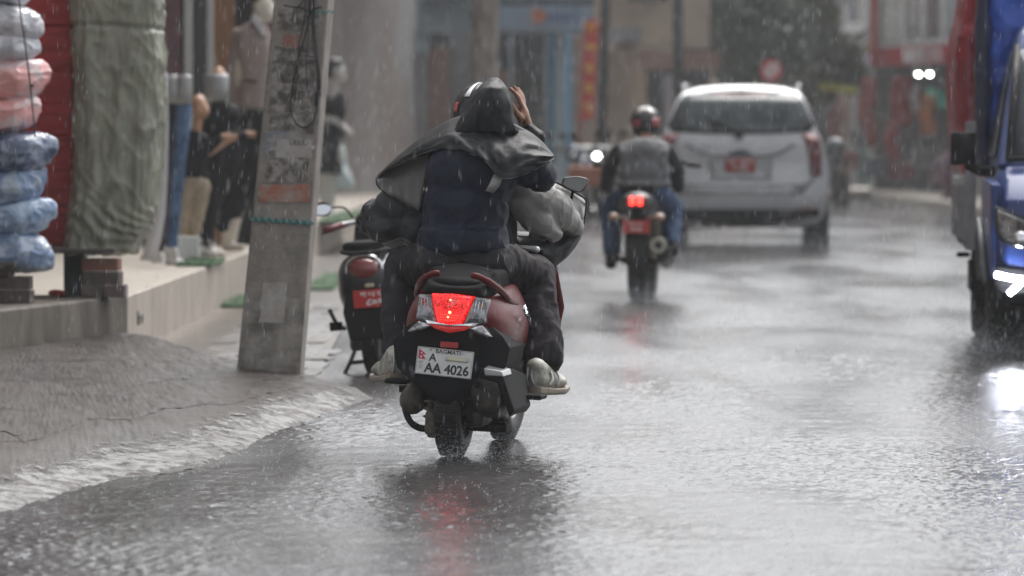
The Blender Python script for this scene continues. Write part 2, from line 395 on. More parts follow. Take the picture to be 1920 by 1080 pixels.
def crack(px, nm='crack'):
    pts = []
    P3 = spline([Vector((a, b, 0)) for a, b in px], 8); L, Rr = [], []
    for i, q in enumerate(P3):
        p = on_apron(min(max(q.x, 0), 1), min(max(q.y, 0), 1)) + Vector((.02 * noise.noise(q * 60), .22 * noise.noise(q * 38 + Vector((5, 0, 0))) + .08 * noise.noise(q * 150), 0)); p.z += .0055
        w = .045 * (.25 + abs(noise.noise(q * 45)))*(1 if 0 < i < len(P3)-1 else .1)
        L.append(p - Vector((0, w, 0))); Rr.append(p + Vector((0, w, 0)))
    o = MB().grid([L, Rr]).build(nm, CRK, pav); return o
for c in ([(.30, .30), (.42, .24), (.5, .28), (.58, .24), (.66, .27), (.74, .25), (.82, .33), (.90, .40), (.97, .5)],
          [(.2, .42), (.28, .40), (.36, .30), (.37, .25)], [(.55, .43), (.66, .48), (.72, .5)], [(.78, .3), (.83, .5), (.9, .62)],
          [(.6, .7), (.68, .68), (.75, .72)]):
    crack(c)
# muddy ground between apron and shop ledge, and tiled wet pavement further on
mudm = MB().grid([[(-2.3, 30.2, .012), (-.9, 27.2, .012)], [(-2.3, 34, .012), (-1.0, 30, .012)], [(-2.2, 50, .012), (-1.2, 50, .012)], [(-2.2, 92, .012), (-1.5, 92, .012)]]).build('ground', MUD)
tag(mudm, 'brown muddy wet strip of ground between shop ledge and road', kind='structure')
# pale setts on the strip right of the pole
st = MB()
SETT = mat('wet_setts', (.22, .21, .2), .3, coat=.5, coat_rough=.15, col2=(.14, .13, .12), nscale=6, bump=.003, bscale=60)
random.seed(3)
setts = []
pA = thing('paved_strip', 'strip of pale wet stone setts under the parked scooter', 'paving', (-1.2, 30, 0)); pA['kind'] = 'structure'
del pA['category']
for r in range(26):
    for c in range(6):
        y = 28.2 + r * .5; x = -1.62 + c * .22 + (r % 2) * .11 
        if x > -.98 - (r * .012): continue
        if not setts:
            me = MB().box((0, 0, 0), (.205, .47, .04)).build('sett', SETT, pA, bevel=.008); setts.append(me); o = me
        else:
            o = setts[0].copy(); COL.objects.link(o); o.parent = pA
        o.location = (x + 1.2 + random.uniform(-.005, .005), y - 30, -.001 + random.uniform(-.003, .003)); o.rotation_euler = (random.uniform(-.02, .02), random.uniform(-.02, .02), R(-3) + random.uniform(-.02, .02))
# ---------------------------------------------------------------- shop ledges
L1z = .345
led = MB()
a0, a1 = Vector((-3.6, 22.5, 0)), Vector((-2.56, 28.4, 0)); b1 = Vector((-2.1, 31.1, 0))
rng = [(-3.0, 25.6), (-2.56, 28.4), (-2.33, 29.75), (-2.1, 31.1), (-4.4, 31.3), (-4.4, 25.6)]
bott = [(x, y, -.03) for x, y in rng]; top = [(x, y, L1z) for x, y in rng]
led.loft([bott, top])
o = led.build('shop_ledge', mat('stained_ledge', (.17, .15, .125), .6, spec=.3, col2=(.055, .048, .04), nscale=3.5, bump=.004, bscale=35, lo=.36, hi=.66, stretch=(1.6, 1, .4), bdetail=7), bevel=.015); tag(o, 'stained grey concrete ledge carrying the bundles and brick piles', 'ledge')
p2 = MB(); rng = [(-2.12, 31.15), (-2.02, 43), (-1.98, 60), (-1.95, 92), (-5, 92), (-5, 31.3)]
p2.loft([[(x, y, -.03) for x, y in rng], [(x, y, .335) for x, y in rng]])
o = p2.build('shop_platform', PLAST2, bevel=.012); tag(o, 'long beige plastered platform the shop mannequins stand on', 'platform')
MARK = mat('black_scribble', (.03, .03, .03), .6)
tm = Matrix(((.008, 0, 1, -2.108 + .005), (1, 0, 0, 32.2), (0, 1, 0, .16), (0, 0, 0, 1)))
sc_ = MB().tube([(-2.105, 32.0, .23), (-2.107, 32.03, .15)], .004, 5).tube([(-2.105, 32.1, .20), (-2.107, 32.14, .15), (-2.105, 32.25, .2)], .004, 5).tube([(-2.104, 32.35, .2), (-2.106, 32.38, .15), (-2.104, 32.55, .19)], .004, 5)
sc_.build('scribble', MARK, o)
GRN = mat('green_turf', (.05, .13, .04), .7, col2=(.03, .085, .03), nscale=60, bump=.006, bscale=220)
def mat_(px0, px1, py, zt, dy, label):
    A = G(px0, py, zt); B = G(px1, py, zt); m = MB().bx((A.x, A.y, zt + .002), (B.x, A.y + dy, zt + .022))
    for _ in range(260):
        x = random.uniform(A.x, B.x); y = random.uniform(A.y, A.y + dy); h = random.uniform(.01, .022)
        m.add([(x-.004, y, zt+.02), (x+.004, y, zt+.02), (x+random.uniform(-.006, .006), y+.01, zt+.022+h)], [(0, 1, 2)])
    o = m.build('turf_mat', GRN); tag(o, label, 'mat', 'green turf mats at the shop fronts')
mat_(330, 398, 500, .337, 1.8, 'green turf mat under the white box of the child mannequin')
mat_(390, 458, 577, .013, 2.6, 'green turf mat on the low ground left of the concrete pole')
mat_(436, 490, 446, .337, 3.5, 'green turf mat by the suited mannequin, just left of the pole')
mat_(570, 623, 545, .013, 5.0, 'green turf mat on the low ground right of the pole')
mat_(594, 645, 418, .337, 8.0, 'green turf mat on the platform behind the round white mirror')
# ---------------------------------------------------------------- bricks
BRK = mat('red_brick', (.30, .11, .065), .7, col2=(.2, .12, .09), nscale=20, bump=.003, bscale=70, coat=.15)
BRKD = mat('dirty_brick', (.15, .11, .095), .7, col2=(.08, .065, .06), nscale=14, bump=.004, bscale=70, coat=.15)
def brick_pile(cx, cy, z0, layers, label):
    r = thing('brick_pile', label, 'bricks', (cx, cy, z0), (0, 0, R(-6)), 'brick piles carrying the goods')
    protos = {}
    for k, (n, w, mk) in enumerate(layers):
        for i in range(n):
            if mk not in protos:
                o = MB().box((0, 0, 0), (.115 if w else .2, .22 if w else .11, .068)).build('brick', BRK if mk[0] == 'r' else BRKD, r, bevel=.006); protos[mk] = o
            else: o = protos[mk].copy(); COL.objects.link(o); o.parent = r
            sp_ = .125 if w else .22
            o.location = ((i - (n-1)/2) * sp_ + random.uniform(-.012, .012), random.uniform(-.01, .03), .036 + k * .071)
            o.rotation_euler = (0, random.uniform(-.01, .01), random.uniform(-.12, .12))
    return r
brick_pile(-2.70, 29.55, L1z, [(2, 0, 'd0'), (2, 0, 'd0'), (1, 0, 'd0')], 'stack of dark dirty bricks under the plastic bagged clothes')
brick_pile(-2.20, 30.6, L1z, [(2, 1, 'd1'), (1, 0, 'd0'), (1, 0, 'r0')], 'stack of red and grey bricks under the corner of the tarpaulin')
WOOD = mat('old_board', (.09, .07, .055), .6, col2=(.05, .04, .035), nscale=10, bump=.002, bscale=50, stretch=(1, .2, 1))
bd = MB().bx((-3.2, 30.45, .585), (-2.13, 31.05, .61)).build('wooden_board', WOOD, bevel=.004); tag(bd, 'thin dark board across the bricks beneath the wrapped stack', 'board')
bd = MB().bx((-3.1, 29.35, .535), (-2.56, 29.8, .56)).build('wooden_board', WOOD, bevel=.004); tag(bd, 'short board on dark bricks beneath the bagged clothes', 'board')
o = MB().bx((-2.44, 30.95, L1z + .001), (-2.33, 31.2, .585)).build('dark_post', mat('dark_post', (.03, .035, .04), .5)); tag(o, 'dark blue-grey block under the board beside the brick stack', 'block')
m = MB(); m.ell((-2.47, 30.7, L1z + .022), (.035, .03, .02)); m.ell((-2.44, 30.72, L1z + .02), (.03, .03, .018))
o = blob('red_cloth', m, mat('red_cloth', (.4, .01, .015), .6), voxel=.006, wrinkle=.003, wscale=40); tag(o, 'scrap of bright red cloth on the ledge beside the bricks', 'cloth')
# ---------------------------------------------------------------- wrapped stack, quilts, bags
TARP = mat('olive_tarp', (.29, .295, .225), .42, coat=.25, coat_rough=.25, col2=(.20, .205, .155), nscale=7, bump=.0035, bscale=26, bdetail=7)
mb = MB(); rings = []
prof = [(475, 128, 244), (458, 124, 256), (430, 126, 273), (395, 133, 284), (330, 139, 291), (250, 140, 297), (150, 140, 299), (60, 137, 298), (50, 135, 297), (-60, 128, 302), (-190, 128, 298)]
for (py, xa, xb) in prof:
    A, B = W(xa, py, 30.75), W(xb, py, 30.75); cx = (A.x+B.x)/2; hx = (B.x-A.x)/2
    rings.append([(cx + hx * math.copysign(abs(math.cos(t)) ** .55, math.cos(t)), 31.0 + .3 * math.copysign(abs(math.sin(t)) ** .55, math.sin(t)), A.z) for t in [2*math.pi*k/28 for k in range(28)]])
mb.loft(rings)
tr = blob('wrapped_stack', mb, TARP, voxel=.011, smooth=5, wrinkle=.033, wscale=3.6, wstretch=(2.0, 1, .46), seed=2)
# a strap-tight crease where the tarpaulin is tied, and finer folds gathered at its foot
q = W(960, 50, 30.75).z; NN = [v.normal.copy() for v in tr.data.vertices]; CC = []
for v, nn in zip(tr.data.vertices, NN):
    c = v.co.copy(); d = -.022 * math.exp(-((c.z - q + .01 * math.sin(c.x * 9)) / .012) ** 2)
    g = math.exp(-((c.z - .72) / .12) ** 2)
    d += g * .009 * math.sin(c.z * 60 + c.x * 35 + 16 * noise.noise(c * 3))
    d += .009 * (max(0, 1 - abs(noise.noise(Vector((c.x * 11 + c.z * 6, c.y * 5, c.z * 3.2 - c.x * 5)))) * 3.5)) ** 2
    CC.append(c + nn * d)
for v, c in zip(tr.data.vertices, CC): v.co = c
tag(tr, 'tall stack of goods wrapped in crumpled grey-green tarpaulin', 'tarpaulin')
QUILT = mat('red_quilt', (.42, .015, .015), .55, col2=(.25, .008, .010), nscale=6, bump=.004, bscale=40, sheen=.1, stretch=(.6, 1, 3))
ys = [462, 388, 322, 258, 196, 136, 50, -32, -100]
for i in range(len(ys)-1):
    A, B = W(66, ys[i], 31.0), W(144, ys[i+1], 31.0); m = MB()
    m.bx((A.x + .02 - .25, 30.98, A.z + .0), (B.x - .02, 31.5, B.z + .004))
    o = blob('folded_quilt', m, QUILT, voxel=.014, smooth=7, wrinkle=.008, wscale=7, wstretch=(.5, 1, 2.6), seed=i)
    where = ['at the bottom of the red stack', 'second from the bottom of the red stack', 'third from the bottom of the red stack', 'in the middle of the red stack beside the dark blue bag', 'level with the pink bags',
             'level with the lowest white bag', 'second from the top of the red stack', 'at the very top of the red stack'][i]
    tag(o, 'folded dark red quilt ' + where, 'quilt', 'red quilts stacked beside the tarpaulin')
PL = dict(coat=1, coat_rough=.1, rough=.4, bump=.006, bscale=16, bdetail=4)
BG = {'white': mat('bag_white', (.78, .76, .79), col2=(.5, .51, .56), nscale=9, lo=.46, hi=.56, ndetail=3, **PL), 'pink': mat('bag_pink', (.85, .40, .38), col2=(.78, .6, .6), nscale=9, lo=.46, hi=.56, ndetail=3, **PL),  # pale and dark blotches: folded clothes, with the plastic's white reflections painted in
      'navy': mat('bag_navy', (.05, .075, .16), col2=(.26, .31, .42), nscale=9, lo=.46, hi=.56, ndetail=3, **PL), 'blue': mat('bag_blue', (.17, .26, .43), col2=(.42, .5, .62), nscale=9, lo=.46, hi=.56, ndetail=3, **PL),
      'pale': mat('bag_pale_blue', (.42, .54, .7), col2=(.22, .32, .5), nscale=9, lo=.46, hi=.56, ndetail=3, **PL)}
bags = [(-62, 8, 56, -6, 'white', 'topmost white clear-plastic bag of clothes, cut by the frame'), (8, 70, 78, 45, 'white', 'white plastic bag of clothes second from the top, pointed corner'),
        (62, 116, 73, 97, 'white', 'lowest white plastic bag of clothes above the pink ones'), (112, 190, 92, 122, 'pink', 'upper pink clothes bag with a square plastic corner'),
        (184, 250, 74, 200, 'pink', 'lower pink clothes bag in clear plastic'), (248, 326, 105, 256, 'navy', 'dark navy clothes bag under the pink ones'),
        (320, 388, 88, 330, 'blue', 'mid blue clothes bag below the navy one'), (374, 442, 104, 378, 'pale', 'pale blue clothes bag with a raised corner'),
        (434, 510, 98, 500, 'blue', 'lowest blue clothes bag, corner hanging down')]
for i, (ya, yb, tx, ty, k, lab) in enumerate(bags):
    m = MB(); c = W(8, (ya+yb)/2, 29.6); s = 1/px_of(29.6); h = (yb-ya)/2*s
    wx = .15 + (tx - 75) * s * .25
    T = W(tx, ty, 29.58); tz_ = lerp(c.z, T.z, .75); e = T.x - c.x; rings = []
    for (fx, ry, rz, f) in ((-.55, .05, .5, 0), (-.5, .12, .85, 0), (-.36, .165, 1.03, 0), (-.2, .15, .93, 0), (-.06, .17, 1.02, 0), (e * .35, .165, 1.04, .1), (e * .62, .12, .96, .35), (e * .83, .065, .80, .65), (e * .95, .022, .52, .92), (e + .004, .008, .34, 1)):
        rings.append([(c.x + fx, 29.62 + ry * math.copysign(abs(math.cos(t)) ** .8, math.cos(t)), lerp(c.z, tz_, f) + rz * h * math.copysign(abs(math.sin(t)) ** .8, math.sin(t))) for t in [2*math.pi*k/20 for k in range(20)]])
    ti = [.06, -.10, .12, -.08, .10, -.12, .10, -.06, .08][i]; rings = [[(x_, y_, z_ + ti * (x_ - c.x)) for x_, y_, z_ in r_] for r_ in rings]
    m.loft(rings)
    o = blob('clothes_bag', m, BG[k], voxel=.0075, smooth=2, wrinkle=.015, wscale=5.0, wstretch=(.8, 1, 1.3), seed=i + 20)
    tag(o, lab, 'bag', 'plastic bags of clothes stacked on the ledge')
rp = MB().tube(spline([W(30, -60, 29.38), W(38, 20, 29.37), W(48, 90, 29.36), W(58, 170, 29.36), W(66, 256, 29.38)], 5), .0045, 6).ell(W(60, 160, 29.36), (.01, .01, .01))
o = rp.build('rope', mat('dark_rope', (.05, .06, .065), .7), smooth=True); tag(o, 'thin dark rope running down over the bagged clothes', 'rope')
# ---------------------------------------------------------------- concrete utility pole
POLE = mat('pole_concrete', (.29, .26, .23), .6, coat=.1, coat_rough=.3, col2=(.15, .133, .115), nscale=9, bump=.003, bscale=60, bdetail=8, lo=.35, hi=.7)
PX0, PX1 = W(443, 670, 27.4), W(560, 705, 27.4)
pl = thing('utility_pole', 'leaning square concrete utility pole with paint, scribbles and looped cables', 'pole', ((PX0.x+PX1.x)/2, 27.4, .02))
def pole_x(py, side): 
    t = (700 - py) / 700.0
    return lerp((443, 563)[side], (514, 616)[side], t)
m = MB(); rings = []
for py in (740, 700, 560, 420, 280, 140, 0, -200, -500, -900, -1300):
    A, B = W(pole_x(py, 0), py, 27.4), W(pole_x(py, 1), py, 27.4); C = W(pole_x(py, 1) + 7 + (700 - py) * .006, py, 27.7); D = W(pole_x(py, 0) + 7, py, 27.7)
    rings.append([A, B, C, D])
m.loft(rings); m.build('shaft', POLE, pl, world=True, bevel=.012)
def on_pole(px, py, off=.004): return W(px, py, 27.4 - off)
def patch(name, quad, mt, off=.004, jag=.0, n=10):
    """thin ragged paint patch lying on the front face of the pole; quad in the face's own span (u 0..1 across, picture height)"""
    (u0, u1, ya, yb) = quad; L = []; Rr = []
    for i in range(n + 1):
        py = lerp(ya, yb, i / n); a = pole_x(py, 0); b = pole_x(py, 1)
        L.append(on_pole(lerp(a, b, u0 + random.uniform(-jag, jag)), py, off)); Rr.append(on_pole(lerp(a, b, u1 + random.uniform(-jag, jag)), py, off))
    rows_ = [[L[i].lerp(Rr[i], k / 6) + Vector((0, 0, random.uniform(-jag, jag) * .15)) for k in range(7)] for i in range(n + 1)]
    return MB().grid(rows_).build(name, mt, pl, world=True)
RED_P = mat('faded_red_paint', (.33, .115, .07), .65, col2=(.33, .28, .24), nscale=14, ndetail=14, lo=.38, hi=.72, coat=.2, bump=.002, bscale=60)
LIGHT_P = mat('pale_poster', (.42, .39, .36), .65, col2=(.30, .27, .24), nscale=18, coat=.2, bump=.001, bscale=60)
DARK_P = mat('torn_black_paper', (.085, .072, .064), .65, col2=(.32, .29, .262), nscale=17, lo=.42, hi=.60, ndetail=15, coat=.2, bump=.002, bscale=60)
DAMP = mat('damp_stain', (.11, .097, .083), .5, col2=(.33, .30, .265), nscale=5, ndetail=12, lo=.40, hi=.60, coat=.35, bump=.002, bscale=60)
BLUE_P = mat('blue_scrawl', (.13, .16, .22), .65, col2=(.33, .30, .27), nscale=18, ndetail=12, lo=.38, hi=.6, coat=.2)
random.seed(11)
patch('paint_band', (.08, .93, 345, 378), RED_P, .005, .03)
patch('poster_remains', (.28, .68, 530, 605), LIGHT_P, .005, .01)
patch('torn_paper', (.10, .86, 88, 210), DARK_P, .004, .04, 20)
patch('torn_paper', (.14, .9, 215, 250), DARK_P, .0045, .03, 8)
patch('torn_paper', (.16, .86, 296, 342), DARK_P, .0045, .03, 8)
patch('torn_paper', (.12, .9, 12, 55), DARK_P, .0045, .03, 8)
patch('blue_scrawl', (.08, .75, 246, 284), BLUE_P, .005, .04)
patch('damp_foot', (.01, .99, 560, 712), DAMP, .004, .004)
patch('pale_scrape', (.30, .92, 262, 296), LIGHT_P, .0055, .03)
t_pl = text('painted_letters', 'IRI', .085, facing(on_pole(545, 78, .006), 0, R(-4)), mat('red_paint_stroke', (.38, .10, .06), .6), pl, .001, .9)
t_pl.data.transform(root_matrix(pl).inverted())
for (px, py, sz, bd_) in ((545, 118, .06, 'hnll'), (548, 150, .05, 'EuCu'), (560, 268, .035, 'ULUU'), (545, 178, .055, 'mcnL')):
    t_ = text('scribble', bd_, sz, facing(on_pole(px, py, .007), 0, R(-4)), mat('black_marker', (.04, .035, .03), .6), pl, .0005, 1); t_.data.transform(root_matrix(pl).inverted())
CAB = mat('black_cable', (.01, .01, .012), .45, coat=.3)
for pts, r in (([(585, -60), (578, 40), (560, 110), (548, 170), (545, 205), (556, 232), (572, 238), (588, 226), (596, 190), (600, 150), (590, 60), (588, -60)], .0055),
               ([(574, -60), (572, 30), (562, 80), (556, 150), (552, 190)], .004), ([(590, -60), (586, 50), (594, 120), (597, 170), (594, 196)], .006),
               ([(580, -60), (578, 60), (574, 120), (578, 178), (580, 182)], .003), ([(560, 104), (592, 106)], .003), ([(562, 14), (580, 20), (604, 12)], .005), ([(578, -20), (560, 12), (532, 10)], .0045)):
    MB().tube(spline([on_pole(a, b, .022 + .01 * ((i * 7) % 3)) for i, (a, b) in enumerate(pts)], 6), r * .8, 6).build('cable', CAB, pl, world=True, smooth=True)
m = MB(); capsule(m, on_pole(597, 175, .025), on_pole(594, 195, .025), .014, .012); m.build('cable_clip', CAB, pl, world=True)
TEAL = mat('teal_rope', (.07, .24, .22), .6, bump=.002, bscale=90)
pts = [on_pole(lerp(470, 588, i/60), 410 + 9 * i/60 + 4.5 * math.sin(i * .95), .012 + .006 * math.cos(i * .95)) for i in range(61)]
MB().tube(pts, .0042, 6).tube([on_pole(lerp(470, 588, i/30), 412 + 8 * i/30, .008) for i in range(31)], .004, 6).build('rope_band', TEAL, pl, world=True, smooth=True)
pts = [on_pole(lerp(575, 626, i/40), 22 + 2.5 * math.sin(i * .9), .012) for i in range(41)]
MB().tube(pts, .003, 6).build('rope_band', TEAL, pl, world=True, smooth=True)
# ---------------------------------------------------------------- shop front behind the mannequins
def shopfront():
    r = thing('clothes_shop', 'shop front with maroon post, dark glass door and brown wooden panel behind the mannequins', 'shop', (-2.9, 46, .335))
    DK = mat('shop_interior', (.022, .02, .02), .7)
    def seg(nm, xa, xb, Y, d, z0, z1, m):
        A = W(xa, 300, Y).x; B = W(xb, 300, Y).x; MB().bx((A, Y, z0), (B, Y + d, z1)).build(nm, m, r, world=True, bevel=.006)
    seg('wall', 180, 303, 45.5, .2, .335, 7, PLAST)
    seg('post', 303, 338, 46, .15, .335, 4, mat('maroon_paint', (.16, .075, .085), .45, coat=.3, col2=(.12, .06, .065)))
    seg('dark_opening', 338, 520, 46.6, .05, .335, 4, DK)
    fr = mat('aluminium_frame', (.50, .51, .49), .35, metal=.2)
    seg('door_frame', 345, 361, 46, .06, .335, 4, fr); seg('door_frame', 388, 401, 46, .06, .335, 4, fr)
    seg('door_glass', 361, 388, 46.03, .015, .335, 4, GLASS)
    seg('wooden_panel', 401, 440, 46.05, .06, .335, 4, mat('orange_wood', (.30, .15, .06), .45, coat=.3, col2=(.2, .09, .04), nscale=12, stretch=(1, 1, .15)))
    seg('wooden_panel', 500, 520, 46.4, .06, .335, 4, mat('maroon_wood', (.12, .04, .03), .45, coat=.3))
    MB().bx((-5.5, 30, 4.0), (-2.75, 92, 8.0)).build('upper_storey', PLAST, r, world=True)
    MB().bx((-5.5, 31.6, .335), (-5.2, 92, 4.0)).build('wall', PLAST, r, world=True)
    return r
shopfront()
o = MB().bx((-5.5, 24, L1z - .01), (-3.35, 31.2, 6.5)).build('near_shop', PLAST); tag(o, 'dark plastered shop wall behind the bagged clothes', 'shop')
# ---------------------------------------------------------------- mannequins
WM = mat('white_mannequin', (.62, .60, .57), .35, coat=.4, coat_rough=.2, col2=(.5, .48, .45), nscale=3)
CREAM = mat('cream_mannequin', (.66, .60, .50), .35, coat=.4, coat_rough=.2)
GREYM = mat('grey_mannequin', (.30, .30, .295), .35, coat=.4)
TANM = mat('tan_mannequin', (.44, .24, .14), .45, coat=.2)
def cloth(n, c, c2=None, r=.75, **k): return mat(n, c, r, col2=c2 or tuple(x * .6 for x in c), nscale=k.pop('nscale', 9), bump=k.pop('bump', .002), bscale=80, spec=.2, **k)
BLACKC = cloth('black_cloth', (.014, .014, .017)); DENIM = cloth('blue_denim', (.13, .22, .36), (.03, .06, .13), nscale=7); DARKD = cloth('dark_trouser', (.03, .03, .04))
BLAZ = cloth('taupe_blazer', (.32, .26, .235), (.28, .225, .2)); KHAKI = cloth('khaki_cloth', (.40, .33, .24), (.3, .24, .17)); SHIRT = cloth('white_shirt', (.6, .6, .62), (.5, .5, .52))
def px3(Y): 
    return lambda x, y, d=0: W(x, y, Y + d)
def legs_mannequin(Y, top, hipx, w, footl, footr, base_py, trouser, body, label, tw=1.0):
    p = px3(Y); s = 1 / px_of(Y); r = thing('leg_mannequin', label, 'mannequin', W(hipx, base_py, Y), (0, 0, 0), 'mannequins outside the clothes shop')
    m = MB(); m.lathe([(.001, .0), (w*s*.9, .0), (w*s*1.05, -.03), (w*s, -.12), (w*s*1.02, -.2), (.001, -.2)], p(hipx, top), 'z', 20)
    m.build('torso_block', body, r, world=True, smooth=True)
    m = MB()
    for sx, fx in ((-1, footl), (1, footr)):
        hip = p(hipx + sx * w * .45, top + 62); kn = p(lerp(hipx + sx * w * .45, fx, .5), (top + base_py) / 2 + 20, .02); an = p(fx, base_py - 18)
        chain(m, [hip, kn, an], [w*s*.62*tw, w*s*.46*tw, w*s*.36*tw])
    m.ell(p(hipx, top + 55), (w*s, w*s*.7, .14))
    blob('trousers', m, trouser, r, voxel=.012, smooth=4, world=True, wrinkle=.01, wscale=14, wstretch=(1, 1, .5))
    for sx, fx in ((-1, footl), (1, footr)):
        m = MB(); an = p(fx, base_py - 28); capsule(m, an, p(fx + 4, base_py - 5), .032, .03); capsule(m, p(fx + 2, base_py - 6), p(fx + 30, base_py - 1, -.05), .035, .018)
        blob('foot', m, WM, r, voxel=.008, smooth=2, world=True)
    return r
legs_mannequin(39.6, 140, 320, 14, 290, 300, 506, DARKD, GREYM, 'white-footed leg mannequin in dark trousers, next to the tarpaulin')
legs_mannequin(38.9, 140, 345, 14, 316, 326, 498, DENIM, GREYM, 'leg mannequin wearing faded blue jeans')
legs_mannequin(41.3, 138, 406, 23, 376, 392, 478, BLACKC, GREYM, 'headless leg mannequin with pale waist block and black trousers', 1.0)
# tall white panel edge between tarpaulin and jeans
m = MB(); rows_ = [[W(x0, y, 38.2), W(x1, y, 38.2)] for (y, x0, x1) in ((135, 303, 313), (240, 306, 316), (330, 300, 314), (400, 290, 310), (450, 275, 302), (488, 262, 292))]
o = m.grid(rows_).build('white_cloth', SHIRT, solid=.02, smooth=True); tag(o, 'narrow white cloth hanging along the edge of the tarpaulin', 'cloth')
# child mannequin
def child():
    Y = 40.6; p = px3(Y); r = thing('child_mannequin', 'small tan child mannequin in black top and khaki trousers, standing on a white box', 'mannequin', W(357, 440, Y), group='mannequins outside the clothes shop')
    m = MB(); m.ell(p(373, 200), (.062, .078, .088)); m.ell(p(380, 207, -.02), (.05, .05, .06)); capsule(m, p(372, 222), p(368, 246), .032, .035)
    capsule(m, p(388, 208, -.05), p(391, 212, -.055), .012, .008); m.ell(p(372, 206, -.07), (.014, .02, .024))
    m.ell(p(362, 280), (.075, .05, .11))
    for a in ([(368, 258), (385, 285), (418, 256)], [(352, 262), (372, 300), (432, 262)]):
        chain(m, [p(*a[0]), p(*a[1]), p(*a[2])], [.03, .024, .018])
    for hx, hy in ((430, 256), (462, 252)):
        pass
    capsule(m, p(418, 256), p(436, 258), .022, .016)
    for k in range(4): capsule(m, p(434, 252 + k * 3.4), p(446 - k, 253 + k * 3.6), .008, .006)
    capsule(m, p(424, 252), p(432, 246), .008, .006)
    capsule(m, p(352, 350), p(342, 440), .045, .03); capsule(m, p(372, 350), p(362, 440), .045, .03)
    blob('body', m, TANM, r, voxel=.006, smooth=2, world=True)
    m = MB(); m.ell(p(363, 262), (.11, .08, .07)); m.ell(p(362, 300), (.105, .08, .18)); chain(m, [p(370, 256), p(386, 284), p(412, 262)], [.045, .04, .034]); chain(m, [p(350, 260), p(352, 300), p(384, 330)], [.05, .04, .035])
    blob('black_top', m, BLACKC, r, voxel=.01, smooth=3, world=True, wrinkle=.008, wscale=14)
    m = MB(); m.ell(p(362, 345), (.11, .08, .07)); chain(m, [p(352, 350), p(344, 400), p(340, 438)], [.075, .06, .052]); chain(m, [p(376, 350), p(370, 395), p(364, 430)], [.075, .06, .052])
    blob('khaki_trousers', m, KHAKI, r, voxel=.01, smooth=3, world=True, wrinkle=.01, wscale=14)
child()
A = G(330, 500, .357); o = MB().box((W(350, 470, 39.9).x, 40.1, W(350, 466, 39.9).z), (.16, .2, .17)).build('white_box', WHITEP, bevel=.006)
tag(o, 'white box the child mannequin stands on', 'box')
def suit():
    Y = 43; p = px3(Y); s = 1/px_of(Y); r = thing('suit_mannequin', 'tall white mannequin in a taupe blazer, white shirt and black trousers with bare feet', 'mannequin', W(430, 468, Y), group='mannequins outside the clothes shop')
    m = MB(); m.ell(p(492, 8), (.078, .098, .12)); m.ell(p(500, 22, 0), (.06, .07, .09)); capsule(m, p(513, 10), p(517, 14), .014, .008); m.ell(p(512, 26), (.02, .03, .014)); m.ell(p(482, 14, -.085), (.016, .02, .03))
    capsule(m, p(486, 30), p(480, 62), .06, .065); m.ell(p(472, 130), (.15, .1, .25)); m.ell(p(470, 215), (.15, .11, .12))
    chain(m, [p(446, 75), p(440, 145), p(442, 215), p(445, 245)], [.05, .045, .035, .03])
    for k in range(4): capsule(m, p(440 + k * 3, 240), p(443 + k * 3.2, 264), .009, .007)
    chain(m, [p(505, 90), p(512, 140), p(490, 180)], [.05, .04, .03])
    chain(m, [p(460, 225), p(448, 350), p(430, 400), p(424, 462)], [.08, .06, .055, .04]); chain(m, [p(482, 225), p(470, 340), p(442, 400), p(430, 462)], [.08, .06, .055, .04])
    capsule(m, p(424, 462), p(455, 464, -.1), .038, .02); capsule(m, p(432, 462, .1), p(456, 466, -.0), .038, .02)
    blob('body', m, CREAM, r, voxel=.009, smooth=3, world=True)
    m = MB(); br = []
    for (py_, xa_, xb_, d_) in ((38, 472, 492, .05), (46, 456, 500, .08), (60, 441, 506, .105), (85, 440, 508, .12), (115, 446, 507, .12), (140, 449, 505, .115), (170, 447, 506, .125), (200, 446, 504, .13), (206, 450, 500, .12)):
        A_, B_ = p(xa_, py_), p(xb_, py_); br.append([(lerp(A_.x, B_.x, .5 + .5*math.copysign(abs(math.cos(t))**.7, math.cos(t))), Y + d_*math.copysign(abs(math.sin(t))**.7, math.sin(t)), A_.z) for t in [2*math.pi*k/24 for k in range(24)]])
    m.loft(br)
    chain(m, [p(448, 66), p(439, 130), p(438, 192)], [.062, .056, .044]); chain(m, [p(495, 70), p(505, 120), p(498, 170)], [.06, .055, .045])
    bz = blob('blazer', m, BLAZ, r, voxel=.01, smooth=8, world=True, wrinkle=.0025, wscale=6, wstretch=(1.5, 1, .5))
    MB().box(p(470, 152, -.155), (.10, .012, .02), (0, R(8), 0)).build('pocket', cloth('pocket_cloth', (.12, .095, .085)), r, world=True)
    m = MB(); m.prism([(p(478, 24).x, p(478, 24).z), (p(500, 66).x, p(500, 66).z), (p(494, 70).x, p(494, 70).z), (p(472, 36).x, p(472, 36).z)], Y - .13, Y - .06); m.build('shirt_collar', SHIRT, r, world=True, bevel=.004)
    m = MB(); m.ell(p(470, 215), (.155, .12, .12)); chain(m, [p(458, 225), p(446, 310), p(420, 420)], [.1, .085, .07]); chain(m, [p(485, 225), p(476, 310), p(440, 395)], [.1, .09, .075])
    blob('black_trousers', m, BLACKC, r, voxel=.012, smooth=4, world=True, wrinkle=.014, wscale=10, wstretch=(1, 1, .5))
    m = MB(); m.ell(p(486, -10), (.085, .1, .09)); blob('hair', m, mat('dark_hair', (.015, .013, .013), .5), r, voxel=.01, world=True)
suit()
